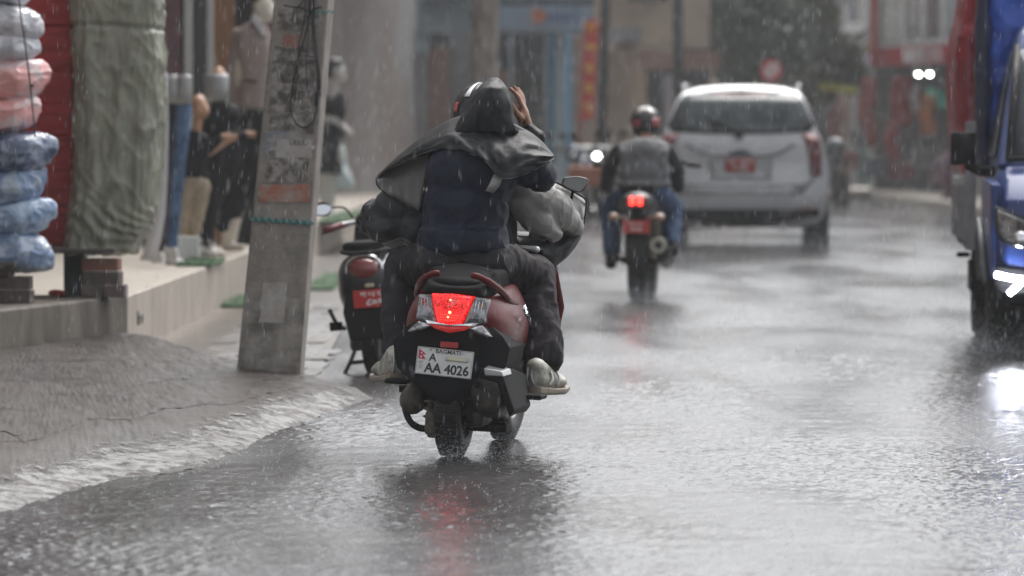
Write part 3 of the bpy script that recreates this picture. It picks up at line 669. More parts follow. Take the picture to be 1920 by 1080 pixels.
# hand of another tan mannequin behind the suit
def tan2():
    Y = 42; p = px3(Y); r = thing('dark_mannequin', 'tan-handed mannequin dressed all in black between child and suited mannequins', 'mannequin', W(420, 420, Y), group='mannequins outside the clothes shop')
    m = MB(); m.ell(p(410, 150), (.06, .07, .1)); m.ell(p(415, 250), (.1, .08, .2)); chain(m, [p(420, 220), p(440, 262), p(464, 250)], [.035, .03, .022]); capsule(m, p(462, 252), p(472, 253), .022, .016)
    for k in range(4): capsule(m, p(470, 246 + k * 3.4), p(480 - k, 248 + k * 3.6), .008, .006)
    chain(m, [p(410, 300), p(395, 380), p(378, 440)], [.06, .05, .035])
    blob('body', m, TANM, r, voxel=.008, smooth=2, world=True)
    m = MB(); m.ell(p(415, 215), (.15, .11, .09)); m.ell(p(415, 280), (.15, .12, .28)); chain(m, [p(424, 220), p(442, 262), p(456, 254)], [.055, .045, .038]); chain(m, [p(405, 330), p(390, 390), p(378, 432)], [.12, .08, .055])
    blob('black_clothes', m, BLACKC, r, voxel=.012, smooth=4, world=True, wrinkle=.014, wscale=9)
tan2()
def dress():
    Y = 64; p = px3(Y); r = thing('dress_mannequin', 'white female mannequin in a black dress just right of the concrete pole', 'mannequin', W(616, 405, Y), group='mannequins outside the clothes shop')
    m = MB(); m.ell(p(634, 135), (.085, .1, .125)); m.ell(p(640, 146), (.06, .06, .08)); capsule(m, p(628, 150), p(624, 185), .055, .06); m.ell(p(618, 220), (.16, .12, .2)); m.ell(p(616, 290), (.17, .13, .2))
    chain(m, [p(622, 200), p(628, 225), p(656, 250)], [.055, .05, .035]); 
    for k in range(4): capsule(m, p(652, 246 + k * 1.6), p(664 - k, 250 + k * 2), .014, .01)
    chain(m, [p(612, 300), p(606, 350), p(608, 398)], [.1, .07, .045]); chain(m, [p(624, 300), p(618, 350), p(620, 398)], [.1, .07, .045])
    capsule(m, p(608, 400), p(620, 402, -.12), .04, .03); capsule(m, p(620, 400), p(632, 402, -.12), .04, .03)
    blob('body', m, WM, r, voxel=.014, smooth=3, world=True)
    m = MB(); m.ell(p(618, 205), (.19, .14, .15)); m.ell(p(616, 250), (.17, .14, .22)); m.loft([[p(616 + 22 * math.cos(t), 270, .15 * math.sin(t)) for t in [k*math.pi/8 for k in range(16)]], [p(618 + 23 * math.cos(t), 325, .18 * math.sin(t)) for t in [k*math.pi/8 for k in range(16)]]])
    m.ell(p(632, 205), (.1, .1, .2))
    blob('black_dress', m, BLACKC, r, voxel=.014, smooth=4, world=True, wrinkle=.02, wscale=8)
    m = MB(); m.ell(p(628, 120), (.1, .12, .075)); m.ell(p(620, 132), (.075, .1, .1)); blob('dark_hair', m, mat('dark_hair', (.015, .013, .013), .5), r, voxel=.012, world=True)
    rows_ = [[W(x0, y, 66), W(x1, y, 66.3)] for (y, x0, x1) in ((270, 636, 642), (310, 634, 650), (352, 630, 664))]
    o = MB().grid(rows_).build('pale_cloth', mat('pale_teal_cloth', (.42, .48, .48), .7), solid=.03); tag(o, 'pale cloth hanging behind the mannequin in the black dress', 'cloth')
dress()
# ---------------------------------------------------------------- far street: buildings
def facade(r, nm, xa, xb, Ya, Yb, za, zb, m, d=.25, bevel=0, world=True):
    """upright slab between two picture columns at depths Ya, Yb"""
    A = Vector((W(xa, 300, Ya).x, Ya)); B = Vector((W(xb, 300, Yb).x, Yb)); n = Vector((-(B-A).y, (B-A).x)).normalized() * d
    if n.y < 0: n = -n
    q = [A, B, B + n, A + n]; mb = MB(); mb.loft([[(v.x, v.y, za) for v in q], [(v.x, v.y, zb) for v in q]])
    return mb.build(nm, m, r, world=world, bevel=bevel)
def zz(py, Y): return W(960, py, Y).z
STAIN = mat('stained_grey_wall', (.27, .27, .27), .75, col2=(.205, .17, .15), nscale=.9, ndetail=5, lo=.42, hi=.62, stretch=(1, 1, .3), coat=.1, bump=.003, bscale=20)
BLUEP = mat('pale_blue_paint', (.30, .40, .46), .55, coat=.2); TEALP = mat('teal_edge', (.06, .2, .3), .5); BROWN = mat('brown_shutter', (.24, .14, .1), .6, col2=(.14, .085, .065), nscale=5, stretch=(3, 1, .3))
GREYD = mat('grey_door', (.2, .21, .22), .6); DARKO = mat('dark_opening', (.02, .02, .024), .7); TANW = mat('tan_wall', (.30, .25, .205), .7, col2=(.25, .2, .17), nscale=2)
CREAMW = mat('cream_wall', (.46, .39, .29), .7); BEIG = mat('beige_render', (.42, .34, .26), .7, col2=(.34, .28, .22), nscale=1.5); GREYB = mat('grey_block', (.24, .25, .27), .7, col2=(.18, .19, .21), nscale=2)
Y = 92
r = thing('grey_building', 'blank grey building wall with brown water stains beside the pale blue shop', 'building', (-3, Y, 0))
facade(r, 'wall', 560, 779, 86, 93, -.05, 9, STAIN)
facade(r, 'plinth', 610, 779, 85.2, 92.6, -.05, .30, mat('brown_kerb', (.24, .17, .13), .6, coat=.2), .6)
facade(r, 'roof_edge', 550, 782, 85.6, 92.6, 9, 9.2, GREYB, .8)
r = thing('blue_shop', 'small shop with pale blue pillars, blue signboard and brown doors', 'shop', (-1.4, 96, 0)); Y = 96
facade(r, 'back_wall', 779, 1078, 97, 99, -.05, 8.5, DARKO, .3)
facade(r, 'pillar', 780, 803, 94, 94, zz(98, 94), 8, BLUEP, .3); facade(r, 'pillar', 780, 800, 94, 94, -.05, zz(98, 94), GREYD, .3)
facade(r, 'door', 803, 845, 95.5, 95.5, -.05, zz(88, 95.5), BROWN); facade(r, 'door', 845, 882, 95.6, 95.6, -.05, zz(60, 95.6), GREYD)
facade(r, 'lower_wall', 882, 975, 95.6, 96.5, -.05, zz(130, 95.6), BROWN, .2)
w_ = facade(r, 'window', 962, 1032, 96.4, 96.8, zz(188, 96), zz(58, 96), GLASS, .1)
facade(r, 'window_frame', 955, 962, 96.3, 96.3, zz(200, 96), zz(55, 96), BLUEP, .12)
facade(r, 'shelf_goods', 968, 1028, 96.6, 96.6, zz(300, 96), zz(195, 96), mat('shop_goods', (.2, .19, .18), .6, col2=(.05, .05, .06), nscale=6, lo=.45, hi=.55), .15)
facade(r, 'pillar', 1020, 1040, 95, 95, -.05, zz(60, 95), mat('pale_grey_paint', (.36, .4, .43), .5), .3); facade(r, 'pillar', 1040, 1060, 94.8, 94.8, -.05, zz(60, 95), BLUEP, .3); facade(r, 'pillar_edge', 1060, 1073, 94.8, 95.2, -.05, zz(60, 95), TEALP, .3)
facade(r, 'wall_strip', 1073, 1098, 95.6, 96, -.05, 4, BROWN, .2)
facade(r, 'fascia', 783, 1112, 93.6, 94.6, zz(62, 94), zz(-60, 94), mat('grey_blue_fascia', (.24, .30, .34), .6), .3)
facade(r, 'canopy_edge', 790, 1115, 93.2, 94.2, zz(10, 94), zz(-4, 94), mat('dark_edge', (.08, .1, .12), .6), .3)
sgn = facade(r, 'signboard', 940, 1105, 93.1, 93.9, zz(58, 94), zz(14, 94), mat('sign_blue_grey', (.22, .30, .38), .5), .08)
m = MB(); c = W(1010, 30, 93.2); m.lathe([(.001, -.02), (.12, -.02), (.12, .02), (.001, .02)], c, 'y', 20); m.build('sign_disc', mat('sign_orange', (.5, .16, .06), .5), r, world=True)
m = MB()
for k in range(6):
    a = W(1030 + k * 10, 32, 93.3 - .0); m.box(a, (.06, .03, .12 + .04 * (k % 2)))
m.build('sign_letters', mat('sign_navy', (.06, .1, .25), .5), r, world=True)
MB().box(W(1096, 45, 93.6), (.08, .03, .14)).build('sign_letters', WHITEP, r, world=True)
# the tree whose trunk stands before the blue shop
BARK = mat('pale_bark', (.34, .29, .245), .8, col2=(.17, .14, .12), nscale=5, bump=.01, bscale=12)
def leafmass(name, spots, n, m, parent, size=.11, seed=1):
    rg = np.random.default_rng(seed); V = []; F = []
    for (c, r) in spots:
        k = int(n * (r[0]*r[2]) / sum(q[1][0]*q[1][2] for q in spots))
        cl = rg.normal(size=(max(6, k // 26), 3)); cl /= np.linalg.norm(cl, axis=1)[:, None]; cl *= rg.uniform(.35, 1.05, (len(cl), 1)); cl = cl * np.array(r) + np.array(c)
        for i in range(k):
            b = cl[rg.integers(len(cl))] + rg.normal(size=3) * .16 * max(r) * .8
            a = Vector(rg.normal(size=3)).normalized(); u = a.orthogonal().normalized() * size * rg.uniform(.6, 1.3); w = a.cross(u).normalized() * size * .45
            o = len(V); b = Vector(b); V += [b - u, b + w, b + u * 1.1, b - w]; F.append((o, o+1, o+2, o+3))
    mb = MB(); mb.v = [tuple(v) for v in V]; mb.f = F; mb.m = [0] * len(F)
    o = mb.build(name, m, parent, world=True, fix=False); return o
LEAF = mat('dark_leaf', (.05, .072, .038), .5, col2=(.022, .038, .022), nscale=2.5, coat=.2); LEAF2 = mat('olive_leaf', (.12, .15, .06), .5, col2=(.05, .06, .03), nscale=2.5, coat=.2); LEAF3 = mat('blue_green_leaf', (.075, .115, .075), .5, col2=(.03, .045, .035), nscale=2, coat=.2)
def tree(px, py, Y, wpx, topz, crown_spots, label, leaf, n, bark=BARK):
    b = W(px, py, Y); b.z = 0; r = thing('tree', label, 'tree', b, group='street trees')
    s = 1/px_of(Y); m = MB(); m.tube(spline([(b.x, Y, -.1), (b.x + .03, Y, 1), (b.x - .05, Y, 2.2), (b.x + .04, Y, topz)], 5), [wpx*s*.62] + [wpx*s*.5] * 8 + [wpx*s*.42] * 7, 12)
    m.build('trunk', bark, r, world=True, smooth=True)
    for k in range(5):
        a = k * 1.3; MB().tube(spline([(b.x, Y, topz - .4), (b.x + .6*math.cos(a), Y + .6*math.sin(a), topz + .5), (b.x + 1.3*math.cos(a), Y + 1.3*math.sin(a), topz + 1.2)], 4), [.1, .09, .08, .07, .06, .05, .04, .03, .02][:9], 8).build('limb', bark, r, world=True, smooth=True)
    if crown_spots: leafmass('crown', crown_spots, n, leaf, r, seed=int(px))
    return r
tree(912, 300, 90, 60, 4.6, [((-.5, 90, 6.4), (2.0, 1.8, 1.3)), ((-1.2, 90, 5.6), (1.2, 1.2, .7))], 'street tree with thick pale blotchy trunk in front of the blue shop', LEAF, 5000)
# vertical banner
r = thing('vertical_banner', 'tall narrow red and yellow lettered banner beside the pale blue pillars', 'banner', W(1106, 240, 92))
m = MB(); A, B, C, D = W(1096, 40, 92), W(1124, 36, 92), W(1113, 222, 92), W(1090, 226, 92)
rows_ = [[A.lerp(D, t) + Vector((0, .02 * math.sin(t * 9), 0)), B.lerp(C, t) + Vector((0, .02 * math.sin(t * 9 + 1), 0))] for t in [i/12 for i in range(13)]]
m.grid(rows_).build('cloth', mat('banner_red', (.62, .045, .03), .5), r, world=True, solid=.01)
for i in range(5):
    t = .1 + i * .2; c = A.lerp(D, t).lerp(B.lerp(C, t), .5) + Vector((0, -.04, 0))
    tx = text('letter', 'कखगमस'[i], .27, facing(c), mat('banner_yellow', (.85, .52, .04), .5), r, .004, .75, .008); tx.data.transform(root_matrix(r).inverted())
MB().tube([W(1110, 30, 92.05), W(1100, 330, 92.05)], .02, 8).build('banner_pole', GREYD, r, world=True)
# beige buildings
r = thing('tan_building', 'beige building with tan shutter, cream pilaster and dark doorway behind the motorcyclist', 'building', (2, 104, 0))
facade(r, 'shutter', 1125, 1192, 103, 104, -.05, zz(82, 103), TANW, .2); facade(r, 'pilaster', 1188, 1212, 103, 103, -.05, zz(75, 103), CREAMW, .3)
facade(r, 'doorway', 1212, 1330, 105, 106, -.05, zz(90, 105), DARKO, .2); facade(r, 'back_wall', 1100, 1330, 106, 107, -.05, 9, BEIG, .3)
facade(r, 'upper_wall', 1140, 1330, 102.5, 104, zz(82, 103), 9, BEIG, .3); facade(r, 'upper_window', 1185, 1252, 102.3, 102.7, zz(4, 103), zz(-60, 103), GLASS, .1)
facade(r, 'ledge', 1150, 1262, 102.1, 102.8, zz(96, 103), zz(78, 103), BEIG, .5); facade(r, 'grey_shutter_box', 1165, 1205, 101.9, 102.2, zz(82, 103), zz(52, 103), GREYD, .3)
facade(r, 'grey_column', 1246, 1274, 101, 101, -.05, zz(140, 101), mat('mauve_column', (.33, .31, .33), .6), .3); facade(r, 'tin_roof', 1270, 1350, 101, 102, zz(130, 101), zz(96, 101), mat('rusty_tin', (.26, .16, .12), .6, col2=(.16, .09, .07)), .8, 0)
b_ = W(1270, 300, 99); r = thing('power_pole', 'dark distant power pole above the motorcyclist and the white car', 'pole', (b_.x, 99, 0))
MB().tube([(b_.x, 99, -.1), (b_.x + .02, 99, 8)], [.1, .08], 12).build('shaft', mat('dark_pole', (.045, .05, .05), .7), r, world=True, smooth=True)
MB().bx((b_.x - .7, 98.94, 7), (b_.x + .7, 99.06, 7.12)).build('crossarm', GRIME, r, world=True)
b_ = W(1136, 60, 97); r = thing('sign_post', 'dark leaning post beside the vertical banner', 'post', (b_.x, 97, 0))
MB().tube([(b_.x - .12, 97, -.1), (b_.x + .12, 97, 8)], [.09, .08], 12).build('shaft', mat('dark_pole', (.045, .05, .05), .7), r, world=True, smooth=True)
r = thing('brown_building', 'brown-orange building half hidden behind the dark trees', 'building', (4.5, 128, 0))
facade(r, 'wall', 1290, 1420, 118, 122, -.05, 9, mat('orange_brown_wall', (.34, .24, .17), .7, col2=(.26, .18, .13), nscale=1), .3)
for k in range(3): facade(r, 'window', 1315 + k*34, 1333 + k*34, 117.7, 118.6, zz(150, 118), zz(60, 118), GLASS, .1)
r = thing('grey_building', 'hazy grey building with balconies beyond the trees', 'building', (6.5, 150, 0))
facade(r, 'wall', 1400, 1665, 142, 146, -.05, 13, GREYB, .3)
for k in range(6): facade(r, 'shop_opening', 1405 + k*42, 1441 + k*42, 141.6, 142.2, -.05, 2.3, [DARKO, BROWN, mat('dim_green', (.05, .08, .07), .7)][k % 3], .1)
for k in range(6): facade(r, 'window', 1415 + k*38, 1438 + k*38, 141.7, 142.5, zz(70, 142), zz(-10, 142), GLASS, .1)
for k in range(3): facade(r, 'balcony', 1520 + k*45, 1558 + k*45, 141, 141.3, zz(100, 142), zz(74, 142), CREAMW, .5)
# right row of shops
r = thing('red_sign_shop', 'shop with long red signboard and white lettering at the far end of the street', 'shop', (7.5, 122, 0))
facade(r, 'wall', 1630, 1830, 120, 112, -.05, 9, mat('grey_green_wall', (.27, .29, .29), .7, col2=(.2, .22, .22), nscale=1), .3)
for k in range(4): facade(r, 'window', 1660 + k*38, 1686 + k*38, 118.4 - k*1.4, 117.4 - k*1.4, zz(76, 118), zz(-20, 118), GLASS, .1); 
for k in range(4): facade(r, 'window_frame', 1688 + k*38, 1693 + k*38, 117.2 - k*1.4, 117 - k*1.4, zz(80, 118), zz(-25, 118), WHITEP, .1)
facade(r, 'dark_opening', 1640, 1820, 118.4, 111, -.05, zz(126, 118), DARKO, .2)
facade(r, 'signboard', 1640, 1778, 117.6, 111.5, zz(122, 115), zz(88, 115), mat('sign_red', (.34, .03, .035), .5), .15)
facade(r, 'sign_trim', 1640, 1790, 117.5, 111.2, zz(86, 115), zz(78, 115), mat('pale_trim', (.5, .5, .5), .6), .3)
facade(r, 'red_post', 1632, 1645, 117, 117, zz(122, 115), 6, mat('sign_red', (.34, .03, .035), .5), .2)
for k, (xa, xb) in enumerate(((1694, 1704), (1708, 1716), (1722, 1730), (1742, 1748), (1754, 1760))):
    facade(r, 'sign_letter', xa, xb, 114.7 - k*.6, 114.5 - k*.6, zz(118, 115), zz(92, 115), WHITEP, .04)
r = thing('far_shop_row', 'row of dim shops on the right pavement reaching towards the camera', 'building', (9, 90, 0))
MB().bx((8.6, 50, -.05), (12, 111, 7)).build('wall', GREYB, r, world=True)
for k in range(12): MB().bx((8.55, 52 + k*4.8, .2), (8.6, 55.4 + k*4.8, 2.6)).build('shutter', [BROWN, GREYD, TANW][k % 3], r, world=True)
kb = MB().bx((7.2, 50, -.05), (8.6, 125, .14)).build('pavement', PLAST2); tag(kb, 'raised pavement along the right row of shops', kind='structure')
kb = MB().loft([[(W(600, 300, 84).x, 84, -.05), (W(1330, 300, 98).x, 98, -.05), (W(1640, 300, 116).x, 116, -.05), (W(1640, 300, 122).x, 130, -.05), (-2, 130, -.05)], [(W(600, 300, 84).x, 84, .13), (W(1330, 300, 98).x, 98, .13), (W(1640, 300, 116).x, 116, .13), (W(1640, 300, 122).x, 130, .13), (-2, 130, .13)]]).build('pavement', mat('brown_kerb', (.24, .17, .13), .6, coat=.2)); tag(kb, 'brown raised pavement before the far buildings', kind='structure')
# goods, awnings, hanging clothes at the far shops
def hang(px, py, w, h, Y, col, label, name='hanging_clothes', cat='clothes'):
    m = MB(); n = 10; A = W(px - w/2, py - h/2, Y); B = W(px + w/2, py + h/2, Y); rows_ = []
    for j in range(n + 1):
        t = j / n; rows_.append([(lerp(A.x, B.x, i/6) * 1 + .03 * math.sin(j + i), Y + .05 * math.sin(i * 2.2 + j * .4), lerp(A.z, B.z, t)) for i in range(7)])
    o = m.grid(rows_).build(name, mat('cloth_%d' % int(col[0]*1000+col[1]*100), col, .7, col2=tuple(x*.5 for x in col), nscale=4), solid=.05, smooth=True); tag(o, label, cat, 'goods hanging at the far shops')
hang(1628, 210, 24, 130, 114, (.42, .10, .09), 'pink-red long dress hanging left of the dark shop opening')
hang(1690, 190, 34, 90, 113, (.32, .04, .04), 'dark red clothes hanging under the red signboard')
hang(1672, 262, 20, 70, 112, (.36, .08, .08), 'lower red garment beside the dark red clothes')
hang(1716, 185, 8, 50, 112, (.55, .5, .5), 'narrow pale garment right of the dark red clothes')
hang(1740, 216, 26, 76, 112, (.48, .17, .05), 'orange cloth hanging near the distant headlights')
hang(1566, 240, 20, 80, 116, (.3, .12, .12), 'dull red clothes behind the white car')
hang(1778, 330, 20, 90, 100, (.3, .16, .22), 'mauve cloth by the truck at pavement height')
def awn(px0, px1, py0, py1, Y, col, label):
    A, B = W(px0, py0, Y), W(px1, py0 + 8, Y); C, D = W(px1, py1 + 8, Y - 1), W(px0, py1, Y - 1)
    o = MB().grid([[A, B], [D, C]]).build('awning', mat('awning_%d' % px0, col, .6), solid=.04); tag(o, label, 'awning')
awn(1535, 1608, 150, 166, 118, (.42, .38, .06), 'yellow awning right of the round red traffic sign')
awn(1738, 1790, 165, 196, 113, (.05, .28, .19), 'green awning under the red signboard')
o = facade(None, 'white_board', 1576, 1624, 124, 124, zz(84, 124), zz(42, 124), WHITEP, .06); tag(o, 'white square board high beside the trees', 'sign')
MB().tube([(W(1600, 80, 124.1).x, 124.1, 0), (W(1600, 80, 124.1).x, 124.1, zz(60, 124))], .05, 8).build('board_post', GREYD, o)
# round traffic sign
c = W(1446, 132, 105); r = thing('traffic_sign', 'round white traffic sign with red ring above the white car roof', 'traffic sign', (c.x, 105, 0))
MB().lathe([(.14, -.012), (.20, -.012), (.20, .012), (.14, .012), (.14, -.012)], c, 'y', 28).build('red_ring', mat('sign_red2', (.6, .04, .04), .4), r, world=True)
MB().lathe([(.001, -.008), (.145, -.008), (.145, .008), (.001, .008)], c, 'y', 28).build('white_disc', WHITEP, r, world=True)
MB().box(c + Vector((0, -.015, 0)), (.3, .008, .04), (0, R(45), 0)).build('red_bar', mat('sign_red2', (.6, .04, .04), .4), r, world=True)
MB().tube([(c.x, 105.03, -.1), (c.x, 105.03, c.z + .2)], .03, 8).build('post', GREYD, r, world=True)
# trees beyond the car
def tc(px, py, Y, rx, rz, ry=None): p = W(px, py, Y); return ((p.x, Y, p.z), (rx, ry or rx, rz))
tree(1400, 300, 112, 14, 2.4, [tc(1390, 30, 112, 1.2, .9), tc(1440, 80, 112, .95, .7), tc(1350, -30, 112, 1.0, .9), tc(1375, 120, 112, .5, .4)], 'dark green tree above the roof of the white car', LEAF3, 9000, mat('dark_bark', (.07, .06, .05), .8))
tree(1520, 300, 118, 12, 2.4, [tc(1500, 110, 118, .9, .6), tc(1550, 90, 118, .8, .45), tc(1490, 20, 118, 1.0, .9), tc(1580, 120, 118, .6, .45), tc(1600, 150, 118, .4, .35), tc(1545, 165, 118, .5, .35), tc(1440, -40, 118, 1.1, .7)], 'looser olive green tree between traffic sign and white board', LEAF2, 9000, mat('dark_bark', (.07, .06, .05), .8))
tree(1345, 300, 116, 10, 2.2, [tc(1345, 70, 116, .6, .7), tc(1330, 5, 116, .5, .5)], 'small grey-green tree beside the dark power pole', LEAF3, 4000, mat('dark_bark', (.07, .06, .05), .8))
# ---------------------------------------------------------------- main scooter (local: x right, y forward, z up, origin at rear tyre contact)
SX, SY = W(848, 855, 21.5).x, 21.5
REDP = mat('dark_red_paint', (.11, .002, .004), .32, spec=.18, coat=.2, coat_rough=.14, col2=(.09, .003, .005), nscale=3, bump=.0009, bscale=170)
SEATV = mat('seat_vinyl', (.010, .010, .011), .6, spec=.05, coat=.02, coat_rough=.25, bump=.0008, bscale=200)
BLKG = mat('gloss_black', (.010, .010, .012), .3, spec=.3, coat=.35, coat_rough=.12, bump=.0007, bscale=200)
LENSR = mat('lit_red_lens', (.30, .004, .006), .2, coat=.4, emit=(1, .008, .006), estr=.7, bump=.002, bscale=140)
LENSR2 = mat('red_lens', (.45, .012, .012), .15, coat=1, emit=(1, .02, .012), estr=.1)
LENSC = mat('clear_lens', (.30, .30, .31), .1, coat=1, coat_rough=.03, col2=(.06, .06, .065), nscale=26, lo=.42, hi=.58, bump=.002, bscale=60, metal=.4)
_nt = LENSR.node_tree; _v = _nt.nodes.new('ShaderNodeTexVoronoi'); _v.inputs['Scale'].default_value = 150; _c = _nt.nodes.new('ShaderNodeTexCoord'); _m = _nt.nodes.new('ShaderNodeMapRange')
_m.inputs[1].default_value = .1; _m.inputs[2].default_value = .65; _m.inputs[3].default_value = 2.3; _m.inputs[4].default_value = .15
_nt.links.new(_c.outputs['Object'], _v.inputs['Vector']); _nt.links.new(_v.outputs['Distance'], _m.inputs[0]); _nt.links.new(_m.outputs[0], _nt.nodes['Principled BSDF'].inputs['Emission Strength'])
REFL = mat('red_reflector', (.4, .012, .01), .3, coat=.8)
PLATE = mat('plate_white', (.62, .62, .60), .4, coat=.5, bump=.0008, bscale=220, col2=(.5, .5, .48), nscale=14)
INK = mat('plate_black', (.02, .02, .022), .5)
def wheel(parent, c, rad, wid, rim_r, spokes=5, name='wheel', rimmat=None, steer=0):
    hw = wid / 2; rr = rad - rim_r
    m = MB(); prof = [(rim_r, -hw*.7), (rim_r + rr*.35, -hw*.98), (rim_r + rr*.7, -hw), (rad - rr*.14, -hw*.8), (rad - rr*.03, -hw*.42), (rad, 0), (rad - rr*.03, hw*.42), (rad - rr*.14, hw*.8), (rim_r + rr*.7, hw), (rim_r + rr*.35, hw*.98), (rim_r, hw*.7), (rim_r, -hw*.7)]
    m.lathe(prof, c, 'x', 56, rot=(0, 0, steer)); w = m.build(name, RUB, parent, smooth=True)
    # tread grooves: sipes set proud of the tyre as blocks
    t = MB(); N = 44
    for k in range(N):
        a = 2*math.pi*k/N
        for sx in (-1, 1):
            q = Euler((a, 0, 0)).to_matrix(); v = q @ Vector((sx * hw * .45, 0, rad - rr*.02)); 
            M = Euler((0, 0, steer)).to_matrix() @ Euler((a, 0, 0)).to_matrix(); e = M.to_euler()
            t.box(Vector(c) + Euler((0, 0, steer)).to_matrix() @ v, (hw*.62, rad*.085, .007), e)
    t.build('tread', RUB, w)
    m = MB(); m.lathe([(rim_r, -hw*.7), (rim_r*.93, -hw*.62), (rim_r*.9, -hw*.2), (rim_r*.9, hw*.2), (rim_r*.93, hw*.62), (rim_r, hw*.7)], c, 'x', 40, rot=(0, 0, steer))
    m.lathe([(.001, -hw*.6), (rim_r*.24, -hw*.55), (rim_r*.26, 0), (rim_r*.24, hw*.55), (.001, hw*.6)], c, 'x', 20, rot=(0, 0, steer))
    for k in range(spokes):
        a = 2*math.pi*k/spokes; p = Vector((0, math.cos(a), math.sin(a))); S = Euler((0, 0, steer)).to_matrix()
        m.tube([Vector(c) + S @ (p*rim_r*.15), Vector(c) + S @ (p*rim_r*.93)], [rim_r*.13, rim_r*.09], 8)
    m.build('rim', rimmat or STEEL, w, smooth=True)
    return w
sc = thing('scooter', 'dark red scooter with lit tail lamp, ridden by two people in the rain', 'scooter', (SX, SY, 0), (0, R(3.4), R(-8.5)))
wheel(sc, (0, 0, .222), .222, .104, .13); 
wheel(sc, (0.01, 1.24, .225), .225, .092, .14, steer=R(-3))
# red side panels, one lofted shell each side
def side_panel(s):
    L = []
    for (y, zt, zb, xo, bulge) in ((-.20, .60, .50, .115, .008), (-.16, .62, .425, .150, .02), (-.06, .635, .375, .178, .03), (.08, .65, .33, .196, .034), (.24, .66, .315, .200, .034), (.40, .66, .33, .19, .03), (.56, .64, .38, .165, .02)):
        row = []
        for k in range(9):
            t = k / 8; z = lerp(zt, zb, t); x = xo + bulge * math.sin(t * math.pi) - .045 * (1-t) ** 3 - .03 * t ** 3
            row.append((s * x, y, z))
        for k in range(9):
            t = 1 - k / 8; z = lerp(zt - .01, zb + .01, t); x = xo + bulge * math.sin(t * math.pi) - .045 * (1-t) ** 3 - .03 * t ** 3 - .025
            row.append((s * x, y, z))
        L.append(row)
    o = MB().loft(L).build('side_panel', REDP, sc, smooth=True, sub=1); return o
sidep = {s: side_panel(s) for s in (-1, 1)}
t = text('emblem', 'GRAZIA', .042, Matrix.Translation((.2375, .12, .545)) @ Matrix.Rotation(R(90), 4, 'Z') @ Matrix.Rotation(R(90 - 6), 4, 'X') @ Matrix.Rotation(R(-22), 4, 'Z'), CHROME, sidep[1], .003, 1.15, .0008)
# tail: black fender and number plate bracket
m = MB()
sec = [(.505, .150, -.20, .10), (.47, .195, -.215, .12), (.43, .222, -.215, .2), (.38, .215, -.215, .22), (.33, .20, -.225, .15), (.29, .15, -.235, .05), (.255, .11, -.24, .0), (.225, .075, -.235, -.1), (.205, .035, -.225, -.15)]
rings = []
for (z, hw, yb, yf) in sec:
    rings.append([(x, y + .035 * (abs(x) / hw) ** 2 if y == yb else y, z) for x, y in ((-hw, yf), (-hw, yb), (-hw*.6, yb), (-hw*.2, yb), (hw*.2, yb), (hw*.6, yb), (hw, yb), (hw, yf), (0, yf + .02))])
m.loft(rings); m.build('rear_fender', BLK, sc, smooth=True, bevel=.004)
# side black lower covers
for s in (-1, 1):
    m = MB(); m.loft([[(s*.165, .0, .42), (s*.21, .0, .40), (s*.205, .0, .30), (s*.15, .0, .28)], [(s*.17, .2, .36), (s*.215, .2, .34), (s*.2, .2, .25), (s*.13, .2, .24)], [(s*.15, .48, .38), (s*.19, .48, .36), (s*.18, .48, .25), (s*.12, .48, .24)]])
    m.build('lower_cover', BLK, sc, smooth=True, bevel=.006)
# tail lamp cluster: faceted lenses bulging towards the rear
def tz(py): return (855 - py) / 496.0
def tx(px): return (px - 843) / 496.0 
def lens(nm, pts, m, depth=.03, off=0, parent=sc, bevel=.003):
    P = [(tx(a), tz(b)) for a, b in pts]; mb = MB(); n = len(P); cx = sum(p[0] for p in P)/n; cz = sum(p[1] for p in P)/n
    yf = lambda x, z: -.245 + off + 1.5 * x*x + .35 * (z - .54)
    rings = [[(cx + (x-cx)*k, yf(cx + (x-cx)*k, cz + (z-cz)*k) - bul, cz + (z-cz)*k) for x, z in P] for k, bul in ((.02, .014), (.5, .010), (.85, .004), (1, 0))] + [[(x, yf(x, z) + depth, z) for x, z in P]]
    mb.loft(rings, caps=False); return mb.build(nm, m, parent, smooth=False, bevel=0)
tl = lens('tail_lamp', [(803, 549), (842, 547), (881, 550), (873, 575), (864, 601), (842, 604), (820, 601), (811, 575)], LENSR, .05)
# little prisms and the bulb in the tail lamp
HOT = mat('hot_filament', (1, .3, .15), .3, emit=(1, .16, .06), estr=6); HOTR = mat('lit_prism', (.8, .02, .02), .2, emit=(1, .05, .03), estr=2)
m = MB()
for j in range(3):
    for i in range(9 - j):
        x = tx(825 + j*1.5 + i * 4.2); z = tz(586 + j * 4.8); m.ell((x, -.258 + 1.5*x*x + .35*(z-.54) , z), (.0019, .0030, .0019), 8, 6)
m.build('lamp_prisms', HOTR, tl)
m = MB()
for (a, b, q) in ((843, 581, .0065), (840, 590, .0045), (843, 558, .004)): m.ell((tx(a), -.2625, tz(b)), (q*.85, .003, q*.85), 10, 8)
m.build('bulb_glow', HOT, tl)
for i in range(5):
    r_ = .012 + i*.0095; m = MB(); pts = [(tx(843) + r_*math.cos(a), -.2605 + 1.5*(r_*math.cos(a))**2, tz(578) + r_*.8*math.sin(a)) for a in [k*math.pi/9 for k in range(1, 9)]]
    m.tube(pts, .0016, 5).build('lens_rib', mat('dark_lens_rib', (.16, .002, .002), .3), tl)
lens('tail_lamp_foot', [(799, 603), (822, 606), (843, 607), (864, 606), (889, 604), (872, 613), (844, 619), (818, 613)], LENSR2, .03, -.002)
m = MB()
lens('chrome_trim', [(797, 598), (820, 603), (843, 605), (866, 603), (896, 598), (889, 604), (864, 607), (843, 609), (822, 607), (801, 604)], CHROME, .03, -.006)
